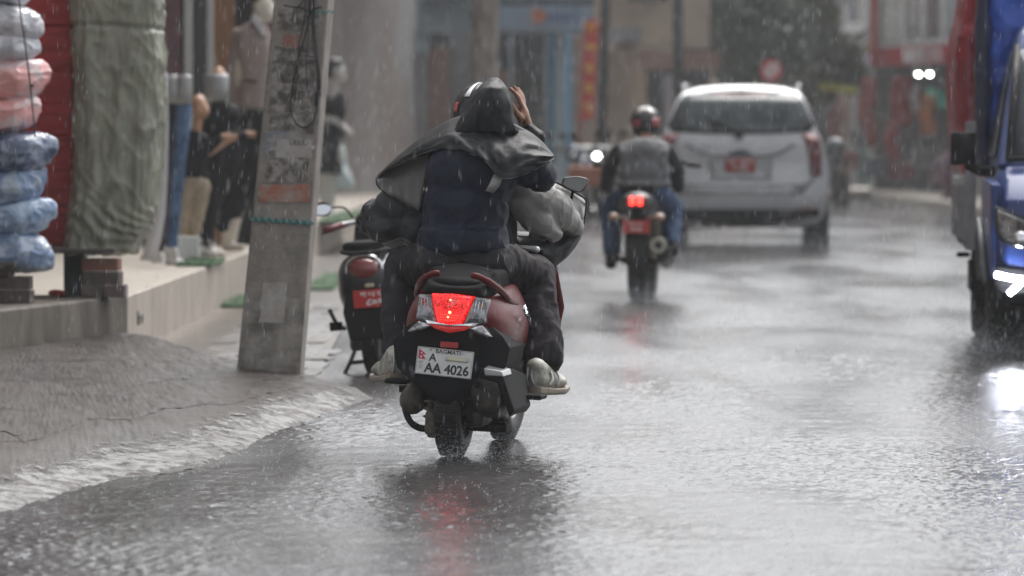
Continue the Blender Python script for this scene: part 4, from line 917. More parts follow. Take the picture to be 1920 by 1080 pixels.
for s, nm in ((-1, 'indicator'), (1, 'indicator')):
    f = lambda a: 843 + s * a
    l1 = lens(nm, [(f(41), 551), (f(66), 553), (f(66), 597), (f(56), 600), (f(26), 602)], LENSC, .06, .004)
    lens('indicator_foot', [(f(30), 606), (f(60), 601), (f(80), 622), (f(72), 623), (f(50), 617)], LENSC, .05, .0)
    m = MB(); x = tx(f(55))
    for k in range(4): m.box((x, -.238 + 1.5*x*x, tz(576) + k*.008), (.018, .004, .0025), (0, 0, 0))
    m.build('amber_bulb', mat('amber', (.6, .16, .03), .3, coat=.8), l1)
    for k in range(3):
        x = tx(f(46 + k*6)); MB().tube([(x, -.243 + 1.5*x*x, tz(558)), (x - s*.008, -.247 + 1.5*x*x, tz(592))], .0011, 5).build('lens_rib', CHROME, l1)
MB().box((0, -.224, tz(643) + .002), (.068, .012, .022)).build('reflector', REFL, sc, bevel=.002)
# number plate
pm = Matrix.Translation((-.012, -.243, .362)) @ Matrix.Rotation(R(-8), 4, 'X') @ Matrix.Rotation(R(2.4), 4, 'Y')
pl_ = MB().box((0, 0, 0), (.215, .006, .104)).build('number_plate', PLATE, sc, bevel=.004); pl_.matrix_basis = pm
def ptext(nm, b, size, x, z, m=INK, sq=1, bold=.0008): return text(nm, b, size, facing((x, -.0036, z)), m, pl_, .0008, sq, bold)
ptext('plate_text', 'BAGMATI', .0215, .010, .0395, bold=.0002, sq=1.05)
ptext('plate_text', 'A', .041, -.046, .014)
ptext('plate_text', 'AA 4026', .050, .012, -.026, sq=.93, bold=.0014)
ptext('plate_text', 'NEP', .010, -.090, -.006, mat('plate_grey', (.25, .25, .25), .5), bold=0)
m = MB(); m.prism([(-.1, .006), (-.1, .043), (-.071, .024), (-.085, .022), (-.071, .006)], -.0042, -.003); fl = m.build('flag_print', mat('flag_red', (.45, .02, .05), .5), pl_)
m = MB(); m.lathe([(.001, -.0048), (.0042, -.0048), (.0042, -.003)], (-.09, 0, .014), 'y', 10); m.lathe([(.001, -.0048), (.0035, -.0048), (.0035, -.003)], (-.09, 0, .028), 'y', 10); m.build('flag_sun', PLATE, pl_)
m = MB(); m.box((-.088, -.0037, -.022), (.014, .0008, .018)); m.build('plate_seal', mat('plate_grey2', (.4, .4, .4), .4), pl_)
m = MB(); m.box((.046, -.0065, .017), (.088, .005, .016)); m.build('plate_strip', mat('brass_strip', (.45, .42, .30), .35, metal=.4, coat=.5), pl_, bevel=.003)
m = MB()
for x in (.008, .084): m.lathe([(.001, -.012), (.0045, -.012), (.005, -.008), (.005, -.003)], (x, 0, .017), 'y', 12)
for x in (-.058, .064): m.lathe([(.001, -.008), (.0045, -.008), (.005, -.003)], (x, 0, .043), 'y', 12)
m.build('bolt', STEEL, pl_)
# rim line of the plate
m = MB()
for a, b in (((-.1045, -.049), (.1045, -.049)), ((-.1045, .049), (.1045, .049)), ((-.1045, -.049), (-.1045, .049)), ((.1045, -.049), (.1045, .049))): m.tube([(a[0], -.0035, a[1]), (b[0], -.0035, b[1])], .0011, 5)
m.build('plate_border', mat('plate_grey', (.25, .25, .25), .5), pl_)
# seat, tail cover, grab rails
m = MB(); m.ell((0, -.02, .655), (.135, .17, .05)); m.box((0, .30, .66), (.26, .62, .1)); m.ell((0, .62, .66), (.12, .16, .055)); m.ell((0, .05, .67), (.135, .18, .06))
blob('seat', m, SEATV, sc, voxel=.012, smooth=6)
m = MB(); m.loft([[(-.11, -.20, .615), (.11, -.20, .615), (.10, -.205, .645), (-.10, -.205, .645)], [(-.14, -.10, .62), (.14, -.10, .62), (.12, -.12, .665), (-.12, -.12, .665)], [(-.15, .1, .62), (.15, .1, .62), (.13, .1, .67), (-.13, .1, .67)]])
m.build('tail_cover', BLK, sc, smooth=True, bevel=.01, seg=3)
for s in (-1, 1):
    m = MB(); m.tube(spline([(s*.062, -.175, .692), (s*.085, -.18, .690), (s*.125, -.14, .668), (s*.158, -.05, .635), (s*.178, .04, .60), (s*.186, .15, .585)], 5), [.009] + [.0105]*8 + [.0125]*17, 10, flat=1.15)
    m.build('grab_rail', REDP, sc, smooth=True)
# engine, shock, muffler, stands
m = MB(); m.loft([[(-.15 + .07*math.cos(a) * f, y, .215 + .075 * f * math.sin(a) + dz) for a in [k*math.pi/8 for k in range(16)]] for y, f, dz in ((-.12, .45, -.02), (-.09, .72, -.01), (.1, .8, .01), (.3, .9, .03), (.42, .7, .04))])
m.build('engine_cover', GRIME, sc, smooth=True)
m = MB(); m.box((-.06, .12, .26), (.12, .3, .16)); m.box((-.02, .2, .2), (.16, .2, .14)); m.build('engine', GRIME, sc, bevel=.02)
m = MB(); m.tube([(-.075, -.13, .12), (-.075, -.05, .42)], .014, 10); 
for k in range(9): m.lathe([(.022, -.005), (.03, 0), (.022, .005)], (-.075, -.12 + k*.008, .15 + k*.028), 'z', 12)
m.build('shock_absorber', mat('rusty_spring', (.12, .07, .045), .6, coat=.3, col2=(.05, .04, .035), nscale=40), sc, smooth=True)
m = MB(); m.box((-.06, -.15, .13), (.05, .05, .09)); m.box((-.055, -.15, .088), (.042, .04, .03)); m.build('axle_bracket', GRIME, sc, bevel=.01)
MUF = mat('muffler_black', (.016, .015, .014), .5, spec=.15, coat=.08, col2=(.06, .052, .045), nscale=12, bump=.0012, bscale=120)
m = MB(); rings = []
for (y, rx_, rz_, cx_, cz_) in ((-.245, .035, .04, .155, .262), (-.235, .062, .072, .155, .258), (-.16, .074, .085, .155, .25), (.1, .074, .082, .15, .225), (.3, .06, .065, .14, .2), (.36, .03, .03, .12, .18)):
    rings.append([(cx_ + rx_*math.cos(a), y, cz_ + rz_*math.sin(a)) for a in [k*math.pi/12 for k in range(24)]])
m.loft(rings); mu = m.build('muffler', MUF, sc, smooth=True)
m = MB(); m.loft([[(.125, -.255, .345), (.205, -.25, .345), (.262, -.24, .20), (.245, -.24, .175), (.19, -.245, .30), (.12, -.25, .315)], [(.13, -.1, .36), (.225, -.1, .35), (.275, -.1, .21), (.255, -.1, .18), (.21, -.1, .30), (.13, -.1, .33)], [(.14, .2, .33), (.225, .2, .32), (.26, .2, .2), (.24, .2, .17), (.2, .2, .28), (.14, .2, .3)]])
m.build('heat_shield', BLK, mu, smooth=True, bevel=.006)
m = MB(); m.loft([[(.14, -.258, .352), (.205, -.253, .345), (.216, -.25, .325), (.145, -.256, .325)], [(.15, -.15, .37), (.225, -.15, .352), (.232, -.15, .33), (.15, -.15, .335)]]); m.build('shield_cap', mat('grey_cap', (.38, .38, .39), .35, metal=.2, coat=.4), mu, bevel=.004)
m = MB(); m.lathe([(.001, -.263), (.014, -.264), (.016, -.25)], (.118, 0, .29), 'y', 14); m.build('muffler_outlet', BLK, mu)
MB().tube(spline([(.14, .36, .18), (.12, .5, .14), (.05, .55, .15)], 5), .016, 10).build('exhaust_pipe', STEEL, sc, smooth=True)
m = MB(); m.box((.04, -.02, .17), (.16, .10, .045)); m.box((.1, .02, .15), (.05, .25, .06)); m.build('swing_arm', GRIME, sc, bevel=.015)
MB().box((.08, .12, .115), (.22, .1, .04)).build('centre_stand', BLK, sc, bevel=.01)
m = MB(); m.tube(spline([(-.205, .10, .225), (-.20, .05, .17), (-.165, -.02, .12), (-.12, -.05, .10), (-.08, 0, .10)], 5), .013, 8); m.tube([(-.235, .1, .235), (-.16, .12, .24)], .014, 8); m.build('side_stand', BLK, sc, smooth=True)
# rear foot rests
m = MB(); m.box((.26, .2, .235), (.10, .16, .02)); m.build('foot_rest', BLK, sc, bevel=.008)
m = MB(); m.box((-.26, .24, .258), (.09, .16, .02)); m.build('foot_rest', BLK, sc, bevel=.008)
# floorboard, leg shield, front end
MB().bx((-.19, .42, .23), (.19, 1.0, .30)).build('floorboard', BLK, sc, bevel=.03)
m = MB(); m.loft([[(-.22, .98, .3), (.22, .98, .3), (.2, 1.06, .28), (-.2, 1.06, .28)], [(-.26, 1.03, .55), (.26, 1.03, .55), (.16, 1.16, .55), (-.16, 1.16, .55)], [(-.2, .98, .82), (.2, .98, .82), (.13, 1.1, .84), (-.13, 1.1, .84)]])
m.build('leg_shield', REDP, sc, smooth=True, bevel=.02, seg=3)
m = MB(); m.loft([[(-.07, .95 , .38), (.07, .95, .38), (.07, 1.5, .40), (-.07, 1.5, .40)], [(-.075, 1.0, .5), (.075, 1.0, .5), (.06, 1.42, .48), (-.06, 1.42, .48)]]); m.build('front_fender', REDP, sc, smooth=True, bevel=.02, seg=3)
m = MB(); m.tube([(-.065, 1.24, .225), (-.065, 1.12, .6)], .018, 10); m.tube([(.065, 1.24, .225), (.065, 1.12, .6)], .018, 10); m.tube([(0, 1.14, .5), (0, 1.03, .95)], .03, 12); m.build('front_fork', STEEL, sc, smooth=True)
m = MB(); m.loft([[(-.16, .93, .88), (.16, .93, .88), (.13, 1.12, .88), (-.13, 1.12, .88)], [(-.19, .92, .95), (.19, .92, .95), (.13, 1.13, .95), (-.13, 1.13, .95)], [(-.12, .95, 1.0), (.12, .95, 1.0), (.08, 1.06, .99), (-.08, 1.06, .99)]]); m.build('handlebar_cover', REDP, sc, smooth=True, bevel=.02, seg=3)
m = MB(); m.tube(spline([(-.23, .92, .93), (-.12, .96, .93), (0, .97, .93), (.12, .96, .93), (.23, .92, .93)], 4), .014, 10); m.build('handlebar', STEEL, sc, smooth=True)
for s in (-1, 1):
    m = MB(); m.tube([(s*.17, .94, .93), (s*.24, .91, .93)], .019, 12); m.build('grip', RUB, sc, smooth=True)
    m = MB(); m.tube(spline([(s*.2, .99, .925), (s*.22, .97, .92), (s*.25, .95, .915)], 4), .006, 8); m.build('brake_lever', STEEL, sc, smooth=True)
# mirrors: stem, black shell, glass
def mirror(px, py, Yd, shape, hide=False):
    m = MB(); c = W(px, py, Yd); 
    P = [(c.x + (a - px)/px_of(Yd), c.z - (b - py)/px_of(Yd)) for a, b in shape]
    o = MB().prism(P, Yd, Yd + .022).build('mirror', BLKG, sc, world=True, bevel=.006)
    cx = sum(p[0] for p in P)/len(P); cz = sum(p[1] for p in P)/len(P)
    Q = [(cx + (x-cx)*.88, cz + (z-cz)*.84) for x, z in P]
    MB().prism(Q, Yd - .003, Yd + .002).build('mirror_glass', MIRR, o, world=True)
    return c
c = mirror(1080, 346, 22.35, [(1056, 333), (1082, 330), (1101, 334), (1105, 342), (1094, 358), (1086, 362), (1068, 356), (1052, 346)])
MB().tube(spline([c + Vector((-.01, .03, -.02)), c + Vector((-.03, .05, -.10)), c + Vector((-.07, .05, -.2))], 5), .006, 8).build('mirror_stem', BLK, sc, world=True, smooth=True)
# silver lever and dial edge peeping out above the rider's thigh
m = MB(); capsule(m, W(972, 462, 22.15), W(1006, 468, 22.1), .006, .015); m.tube([W(965, 458, 22.2), W(985, 470, 22.15)], .006, 8); blob('silver_lever', m, mat('silver_plastic', (.55, .55, .56), .3, metal=.4, coat=.5), sc, voxel=.005, world=True)
m = MB(); capsule(m, W(1000, 470, 22.14), W(1014, 472, 22.12), .018, .016); blob('black_switch', m, BLK, sc, voxel=.005, world=True)
# ---------------------------------------------------------------- the two riders
NAVY = mat('navy_jacket', (.009, .013, .032), .6, spec=.2, coat=.05, coat_rough=.35, col2=(.006, .008, .020), nscale=6, bump=.007, bscale=11, bdetail=8)
TROUS = mat('dark_trousers', (.022, .017, .020), .65, spec=.2, coat=.05, coat_rough=.35, col2=(.014, .011, .013), nscale=6, bump=.007, bscale=11, bdetail=8)
PON = mat('poncho_black', (.013, .014, .016), .46, spec=.17, coat=.05, coat_rough=.28, bump=.006, bscale=13, bdetail=7, col2=(.018, .018, .02), nscale=4)
PONIN = mat('poncho_grey_lining', (.25, .245, .235), .42, coat=.3, coat_rough=.25, bump=.0014, bscale=36, col2=(.19, .185, .18), nscale=5)
RAIN = mat('silver_grey_raincoat', (.25, .24, .225), .42, coat=.2, spec=.3, coat_rough=.25, bump=.0016, bscale=36, col2=(.24, .235, .225), nscale=5)
DRAIN = mat('dark_raincoat', (.013, .014, .016), .42, spec=.25, coat=.08, coat_rough=.25, bump=.0014, bscale=36, col2=(.028, .029, .031), nscale=4)
def finger(m, pts, rs): chain(m, pts, rs)
# rear person
pa = thing('person', 'pillion rider in navy jacket and black hooded poncho, one hand raised to the hood', 'person', W(872, 480, 21.75))
Yb = 21.78
m = MB(); P = lambda x, y, Yd=Yb: W(x, y, Yd)
HD = P(918, 205, 21.86)
m.ell(HD, (.066, .09, .105)); m.ell(HD + Vector((0, .05, -.05)), (.052, .06, .065)); capsule(m, HD + Vector((0, .1, -.01)), HD + Vector((0, .125, -.03)), .012, .014)   # skull, jaw, nose
m.ell(HD + Vector((.066, .0, -.01)), (.010, .022, .03)); m.ell(HD + Vector((-.066, .0, -.01)), (.010, .022, .03)); m.ell(HD + Vector((0, .1, -.065)), (.024, .014, .009))
capsule(m, P(914, 240, 21.86), P(908, 275, 21.86), .05, .055)
m.ell(P(890, 330, 21.84), (.15, .1, .15)); m.ell(P(876, 420, 21.86), (.13, .1, .14)); m.ell(P(872, 480, 21.86), (.15, .12, .1))
# right arm: shoulder, elbow out, hand raised
SHr, ELr, WRr = P(966, 292, 21.84), P(1015, 330, 21.9), P(988, 244, 21.95)
chain(m, [SHr, ELr, WRr], [.05, .042, .027])
# palm seen from its edge, fingers up and bent to the hood
PC = P(982, 214, 21.94)
m.ell(PC, (.022, .040, .046), rot=(0, R(-14), 0)); capsule(m, WRr, P(985, 226, 21.945), .026, .024); m.ell(P(978, 220, 21.955), (.018, .03, .03))
for k, (tipx, tipy, dy, L) in enumerate(((957, 166, -.034, .0092), (964, 163, -.012, .0096), (971, 165, .010, .0092), (977, 172, .032, .0082))):
    base = P(979 + k*1.5, 200 + k*1.2, 21.94 + dy * .9); mid = P((980 + tipx)/2 + 3, lerp(199, tipy, .52), 21.94 + dy); tip = P(tipx, tipy, 21.94 + dy * 1.1)
    chain(m, [base, mid, mid.lerp(tip, .55) + Vector((.001, 0, .001)), tip], [L*1.1, L, L*.93, L*.72])
chain(m, [P(977, 222, 21.90), P(966, 208, 21.885), P(960, 196, 21.88)], [.014, .0115, .0085])
# left arm raised under the poncho, holding the hood's left side
chain(m, [P(840, 296, 21.88), P(812, 268, 22.06), P(858, 246, 22.14), P(880, 238, 22.06)], [.048, .04, .028, .022])
m.ell(P(884, 230, 22.02), (.022, .035, .035))
for k in range(4): chain(m, [P(884 + k, 224, 21.99 + k*.02), P(888 + k, 212, 21.98 + k*.02), P(892, 205, 21.97 + k*.02)], [.010, .009, .007])
chain(m, [P(884, 230, 21.99), P(893, 222, 21.98)], [.012, .008])
# legs
KR, KL = P(1012, 520, 22.12), P(752, 500, 22.14); AR, AL = P(1008, 690, 21.92), P(742, 682, 21.96)
chain(m, [P(905, 490, 21.84), KR, AR], [.085, .06, .042]); chain(m, [P(840, 490, 21.84), KL, AL], [.085, .06, .042])
capsule(m, AR, P(1012, 716, 21.85), .04, .035); capsule(m, P(1012, 716, 21.82), P(1026, 722, 22.05), .035, .03)
capsule(m, AL, P(738, 700, 21.9), .04, .035); capsule(m, P(738, 702, 21.86), P(728, 704, 22.08), .035, .03)
m2 = m
body = blob('body', m, SKIN, pa, voxel=.0058, smooth=2, world=True)
# jacket
m = MB(); m.ell(P(886, 326, 21.85), (.178, .135, .16)); m.ell(P(872, 400, 21.85), (.168, .135, .2)); m.ell(P(868, 448, 21.84), (.172, .14, .09)); m.ell(P(908, 280, 21.83), (.13, .1, .08))
m.lathe([(.001, 0), (.17, 0), (.178, .03), (.172, .09), (.001, .09)], (P(869, 474, 21.85)), 'z', 28)
chain(m, [P(960, 300, 21.85), P(1014, 333, 21.9)], [.075, .058]); m.ell(P(1016, 330, 21.9), (.062, .07, .056)); chain(m, [P(1014, 333, 21.9), P(996, 262, 21.95)], [.055, .046])
chain(m, [P(842, 296, 21.88), P(814, 270, 22.06), P(856, 248, 22.12)], [.06, .05, .04])
jk = blob('jacket', m, NAVY, pa, voxel=.0105, smooth=4, world=True, wrinkle=.013, wscale=6.5, wstretch=(1.25, 1, .9), seed=6)
mb = MB(); ring = []
for (py, hx, hy) in ((452, .174, .141), (462, .178, .146), (476, .177, .146), (484, .170, .140)):
    c = P(869, py, 21.85); ring.append([(c.x + hx*math.cos(t) , c.y + hy*math.sin(t), c.z + .006*math.sin(3*t)) for t in [2*math.pi*k/40 for k in range(40)]])
mb.loft(ring); mb.build('jacket_hem', mat('ribbed_hem', (.05, .048, .052), .7, sheen=.1, bump=.002, bscale=150, stretch=(1, 1, .1)), pa, world=True, smooth=True, solid=0)
# trousers
m = MB(); m.ell(P(872, 486, 21.86), (.19, .15, .10)); m.ell(P(835, 492, 21.84), (.11, .14, .09)); m.ell(P(912, 494, 21.84), (.115, .14, .09))
chain(m, [P(925, 495, 21.88), P(1004, 516, 22.1), P(1010, 600, 22.0), P(1014, 668, 21.94)], [.095, .078, .078, .088])
m.ell(P(1000, 520, 22.08), (.085, .1, .075)); 
chain(m, [P(822, 494, 21.88), P(756, 500, 22.12), P(742, 590, 22.02), P(744, 655, 21.97)], [.095, .072, .06, .055])
tw = blob('trousers', m, TROUS, pa, voxel=.0105, smooth=4, world=True, wrinkle=.017, wscale=9, wstretch=(1.1, 1, .65), seed=9)
# shoes
SOLE = mat('dirty_sole', (.27, .23, .18), .6, col2=(.22, .18, .14), nscale=25, coat=.2, bump=.001, bscale=150); SHOE = mat('grey_beige_shoe', (.44, .43, .38), .5, col2=(.20, .19, .15), nscale=18, lo=.42, hi=.58, coat=.3, bump=.0015, bscale=180)
SHTR = mat('silver_shoe_trim', (.36, .37, .35), .35, metal=.3, coat=.5)
def shoe(hx, hy, hY, tx_, ty_, tY, s):
    h, t_ = W(hx, hy, hY), W(tx_, ty_, tY); d = (t_ - h); d.z = 0; dn = d.normalized(); sd = Vector((dn.y, -dn.x, 0)); L = .27
    def at(a, o, z): return h + dn * (a*L) + sd * o + Vector((0, 0, z + (t_.z - h.z) * a + .014 * max(0, a - .7) / .3))
    m = MB(); rings = []
    for a, w, zt in ((-.04, .012, .03), (0, .033, .028), (.2, .038, .025), (.5, .043, .02), (.75, .05, .02), (.93, .038, .02), (1.0, .012, .016)):
        rings.append([at(a, o*w, z) for o, z in ((-1, .002), (-.8, -.006), (.8, -.006), (1, .002), (1.02, zt*.8), (.9, zt), (-.9, zt), (-1.02, zt*.8))])
    m.loft(rings); r = m.build('shoe', SOLE, pa, world=True, smooth=True, bevel=.003)
    m = MB(); capsule(m, at(.1, 0, .05), at(.1, 0, .095), .042, .043); capsule(m, at(.12, 0, .05), at(.82, 0, .04), .041, .033); capsule(m, at(.25, 0, .09), at(.6, 0, .055), .035, .03); m.ell(at(.75, 0, .042), (.046, .046, .026))
    blob('shoe_upper', m, SHOE, r, voxel=.006, smooth=2, world=True)
    for q in range(2): MB().tube(spline([at(.2 + q*.25, .042, .03), at(.28 + q*.22, .046, .055), at(.34 + q*.2, .032, .085)], 4), .0045, 6, flat=1.4).build('shoe_stripe', SHTR, r, world=True, smooth=True)
    for q in range(2): MB().tube(spline([at(-.035, -.02 + q*.03, .03), at(-.06 + .0*q, -.02 + q*.02, .06), at(-.03, -.018 + q*.018, .1)], 4), .0045, 6).build('heel_stripe', SHTR, r, world=True, smooth=True)
shoe(1000, 738, 21.78, 1046, 738, 21.98, 1); shoe(746, 713, 21.82, 716, 716, 22.02, -1)
# poncho: hood, cape blown up over the shoulders, grey-lined left drape, small strap
m = MB()
hr = []
for (py_, xa_, xb_, d_) in ((146, 921, 931, .015), (149, 914, 937, .05), (155, 906, 943, .075), (166, 897, 951, .095), (184, 884, 959, .115), (202, 873, 963, .125), (216, 865, 963, .125), (232, 856, 968, .12), (250, 850, 975, .11)):
    A_, B_ = P(xa_, py_, 21.85), P(xb_, py_, 21.85); hr.append([(lerp(A_.x, B_.x, .5 + .5*math.cos(t)), 21.86 + d_*math.sin(t) + (.03 if py_ < 160 else 0), A_.z) for t in [2*math.pi*k/28 for k in range(28)]])
m.loft(hr)

hood = blob('hood', m, PON, pa, voxel=.0065, smooth=4, world=True, wrinkle=.009, wscale=7, wstretch=(1.3, .8, .8), seed=23)
def cape_rows(top, hem, Yt, Yh, nr, bulge, seed=0, amp=.012):
    T = spline([Vector((a, b, 0)) for a, b in top], 6); H = spline([Vector((a, b, 0)) for a, b in hem], 6); n = min(len(T), len(H)); out = []
    for j in range(nr + 1):
        t = j / nr; row = []
        for i in range(n):
            u = i / (n-1); q = T[i].lerp(H[i], t); Yd = lerp(Yt(u), Yh(u), t) - bulge * math.sin(t * math.pi)
            p = W(q.x, q.y, Yd); nn = Vector((u * 5 + t*1.5 + seed, t * 2.2 - u * 2.5, seed)); f1 = 1 - abs(noise.noise(nn * 1.3)) * 2.4; f2 = noise.noise(nn * 3.1)
            k = math.sin(min(1, t * 1.2) * math.pi * .5 ) 
            p.y -= amp * k * (max(f1, 0) ** 1.5 * 1.6 + .5 * f2); p.z += amp * .25 * f2 * math.sin(t * math.pi)
            row.append(p)
        out.append(row)
    return out
top = [(707, 330), (742, 297), (790, 258), (840, 226), (880, 216), (915, 224), (952, 232), (985, 243), (1012, 262), (1039, 292)]
hem = [(708, 336), (748, 308), (804, 284), (846, 279), (884, 289), (914, 306), (938, 333), (975, 330), (1012, 313), (1040, 297)]
rows_ = cape_rows(top, hem, lambda u: 21.82 + .35 * (1-u)**2 + .1 * max(0, u-.6), lambda u: 21.60 + .55 * (1-u)**3 + .16 * max(0, u - .6)*2.5, 16, .04, 3.7, .017)
cape = MB().grid(rows_).build('poncho_cape', [PONIN, PON], pa, world=True, smooth=True, solid=.004)
# front side of the cape: from the ridge down over the chest, so the cape wraps the shoulders
rows2 = [[Vector((a.x, a.y + .001, a.z)) for a in rows_[0]], [Vector((lerp(a.x, P(900, 250).x, .06), a.y + .10, a.z - .03)) for a in rows_[0]], [Vector((lerp(a.x, P(890, 250).x, .12), a.y + .17, a.z - .12)) for a in rows_[0]]]
MB().grid(rows2).build('poncho_front', [PON, PONIN], pa, world=True, smooth=True, solid=.003)
# left drape, lining outwards to us
topd = [(706, 333), (730, 312), (752, 299), (778, 288), (806, 280)]
hemd = [(709, 347), (722, 360), (745, 374), (766, 387), (786, 397)]
rd = cape_rows(topd, hemd, lambda u: 22.24 - .22*u, lambda u: 22.22 - .1*u, 8, .03, 8.1, .01)
for row in rd:
    n = len(row)
# extend right part down the line to the jacket
MB().grid(rd).build('poncho_drape', [PON, PONIN], pa, world=True, smooth=True, solid=.004)
fill = MB(); A = [W(806, 280, 22.02), W(803, 310, 22.03), W(799, 340, 22.05), W(793, 370, 22.08), W(786, 397, 22.12)]; B = [r[-1] for r in (rd[0], rd[2], rd[4], rd[6], rd[8])]
hp = [W(a, b, Yd) for a, b, Yd in ((706, 334, 22.235), (708, 347, 22.215), (722, 361, 22.205), (745, 375, 22.17), (766, 388, 22.14), (786, 398, 22.11))]
MB().tube(spline(hp, 5), .0045, 6).build('poncho_piping', PON, pa, world=True, smooth=True)
MB().tube(spline([W(a, b, Yd) for a, b, Yd in ((786, 398, 22.1), (794, 368, 22.06), (801, 330, 22.03), (806, 284, 22.0))], 5), .003, 6).build('poncho_piping', PON, pa, world=True, smooth=True)
s1 = MB().grid([[W(926, 326, 21.66), W(942, 334, 21.66)], [W(918, 344, 21.655), W(937, 348, 21.655)], [W(910, 358, 21.66), W(926, 362, 21.66)]]).build('poncho_strap', [PONIN, PONIN], pa, world=True, smooth=True, solid=.003)
MB().grid([[W(950, 222, 21.82), W(957, 226, 21.82)], [W(962, 232, 21.80), W(966, 240, 21.8)], [W(980, 241, 21.79), W(981, 245, 21.79)]]).build('poncho_lining_edge', SHIRT, pa, world=True, smooth=True, solid=.003)
m = MB(); chain(m, [P(1002, 262, 21.94), P(991, 246, 21.945)], [.046, .034]); blob('poncho_cuff', m, PON, pa, voxel=.007, smooth=2, world=True, wrinkle=.005, wscale=22)
# front person
pb = thing('person', 'front rider in black and white helmet under a silver-grey raincoat, steering the scooter', 'person', W(890, 480, 22.25))
Yf = 22.32; Q = lambda x, y, Yd=Yf: W(x, y, Yd)
H2 = Q(906, 228, 22.3); m = MB()
m.ell(H2, (.085, .1, .12)); m.ell(H2 + Vector((0, .06, -.05)), (.06, .06, .07)); capsule(m, H2 + Vector((0, .11, -.01)), H2 + Vector((0, .13, -.03)), .012, .014); capsule(m, Q(900, 250, 22.28), Q(895, 285, 22.26), .055, .065)
m.ell(Q(890, 350, 22.3), (.17, .11, .17)); m.ell(Q(885, 440, 22.26), (.15, .12, .15)); m.ell(Q(885, 485, 22.24), (.16, .14, .09))
HRr, HLl = Q(1040, 436, 22.5), Q(712, 430, 22.42)
chain(m, [Q(970, 320, 22.3), Q(1020, 405, 22.3), HRr], [.055, .045, .03]); chain(m, [Q(815, 320, 22.3), Q(742, 395, 22.28), HLl], [.055, .045, .03])
for hnd, s in ((HRr, 1), (HLl, -1)):
    m.ell(hnd + Vector((0, .05, 0)), (.045, .045, .022))
    for k in range(4): chain(m, [hnd + Vector((-.03 + .02*k, .085, .005)), hnd + Vector((-.03 + .02*k, .115, -.01)), hnd + Vector((-.03 + .02*k, .105, -.035))], [.010, .009, .008])
    chain(m, [hnd + Vector((-s*.04, .05, -.005)), hnd + Vector((-s*.03, .08, -.035))], [.012, .009])
chain(m, [Q(925, 490, 22.25), Q(960, 500, 22.62), Q(945, 690, 22.5)], [.085, .06, .045]); chain(m, [Q(845, 490, 22.25), Q(800, 500, 22.6), Q(815, 690, 22.48)], [.085, .06, .045])
capsule(m, Q(945, 695, 22.48), Q(950, 700, 22.66), .04, .03); capsule(m, Q(815, 695, 22.46), Q(812, 700, 22.64), .04, .03)
blob('body', m, SKIN, pb, voxel=.008, smooth=2, world=True)
m = MB(); m.ell(Q(888, 360, 22.3), (.2, .13, .2)); m.ell(Q(886, 440, 22.25), (.18, .14, .16)); blob('dark_coat', m, DRAIN, pb, voxel=.012, smooth=4, world=True, wrinkle=.01, wscale=8)
m = MB(); chain(m, [Q(925, 492, 22.25), Q(960, 500, 22.62), Q(945, 680, 22.5)], [.1, .075, .06]); chain(m, [Q(845, 492, 22.25), Q(800, 500, 22.6), Q(815, 680, 22.48)], [.1, .075, .06]); blob('trousers', m, TROUS, pb, voxel=.012, world=True, wrinkle=.012, wscale=9)
# helmet
HELM = mat('helmet_black', (.010, .010, .012), .25, spec=.3, coat=.25, coat_rough=.08); m = MB()
m.ell(H2 + Vector((0, .0, .02)), (.128, .15, .135)); m.ell(H2 + Vector((0, .02, -.06)), (.12, .14, .09)); hm = blob('helmet', m, HELM, pb, voxel=.008, smooth=5, world=True)
def shell_patch(nm, c, rad, th, ph, m, parent, grow=1.012):
    rr_ = [[c + Vector((rad[0]*grow*math.sin(a)*math.cos(b), rad[1]*grow*math.sin(a)*math.sin(b), rad[2]*grow*math.cos(a))) for b in np.linspace(R(ph[0]), R(ph[1]), 9)] for a in np.linspace(R(th[0]), R(th[1]), 7)]
    return MB().grid(rr_).build(nm, m, parent, world=True, smooth=True, solid=.002)
shell_patch('helmet_stripe', H2 + Vector((0, 0, .02)), (.128, .15, .135), (10, 55), (226, 240), mat('helmet_white', (.7, .7, .7), .2, coat=1), hm, 1.004)
shell_patch('helmet_marking', H2 + Vector((0, 0, .02)), (.128, .15, .135), (66, 82), (206, 216), mat('helmet_red', (.45, .03, .02), .2, coat=1), hm, 1.004)
# right sleeve in silver-grey
m = MB(); chain(m, [Q(975, 345, 22.2), Q(1005, 372, 22.22), Q(1045, 395, 22.34), Q(1072, 424, 22.48)], [.065, .075, .068, .05]); chain(m, [Q(985, 385, 22.2), Q(1010, 415, 22.22), Q(1038, 440, 22.3)], [.06, .058, .032])
blob('right_sleeve', m, RAIN, pb, voxel=.0085, smooth=3, world=True, wrinkle=.011, wscale=6, wstretch=(1, 1, 1.2), seed=31)
# windblown front panel beyond the sleeve: lining inside, dark rim
topd = [(1012, 343), (1040, 343), (1060, 352), (1080, 364), (1099, 377)]
botd = [(985, 470), (1015, 490), (1040, 492), (1068, 474), (1090, 440)]
rp_ = cape_rows(topd, botd, lambda u: 22.52 + .08*u, lambda u: 22.42 + .12*u, 12, .03, 5.5, .02)
MB().grid(rp_).build('raincoat_panel', [DRAIN, RAIN], pb, world=True, smooth=True, solid=.004)
rim = spline([W(a, b, Yd) for a, b, Yd in ((1012, 338, 22.5), (1040, 341, 22.52), (1062, 352, 22.55), (1082, 363, 22.57), (1099, 376, 22.58), (1097, 402, 22.57), (1089, 440, 22.55), (1068, 474, 22.52), (1038, 500, 22.48))], 6)
MB().tube(rim, .007, 8, flat=.7).build('raincoat_rim', DRAIN, pb, world=True, smooth=True)
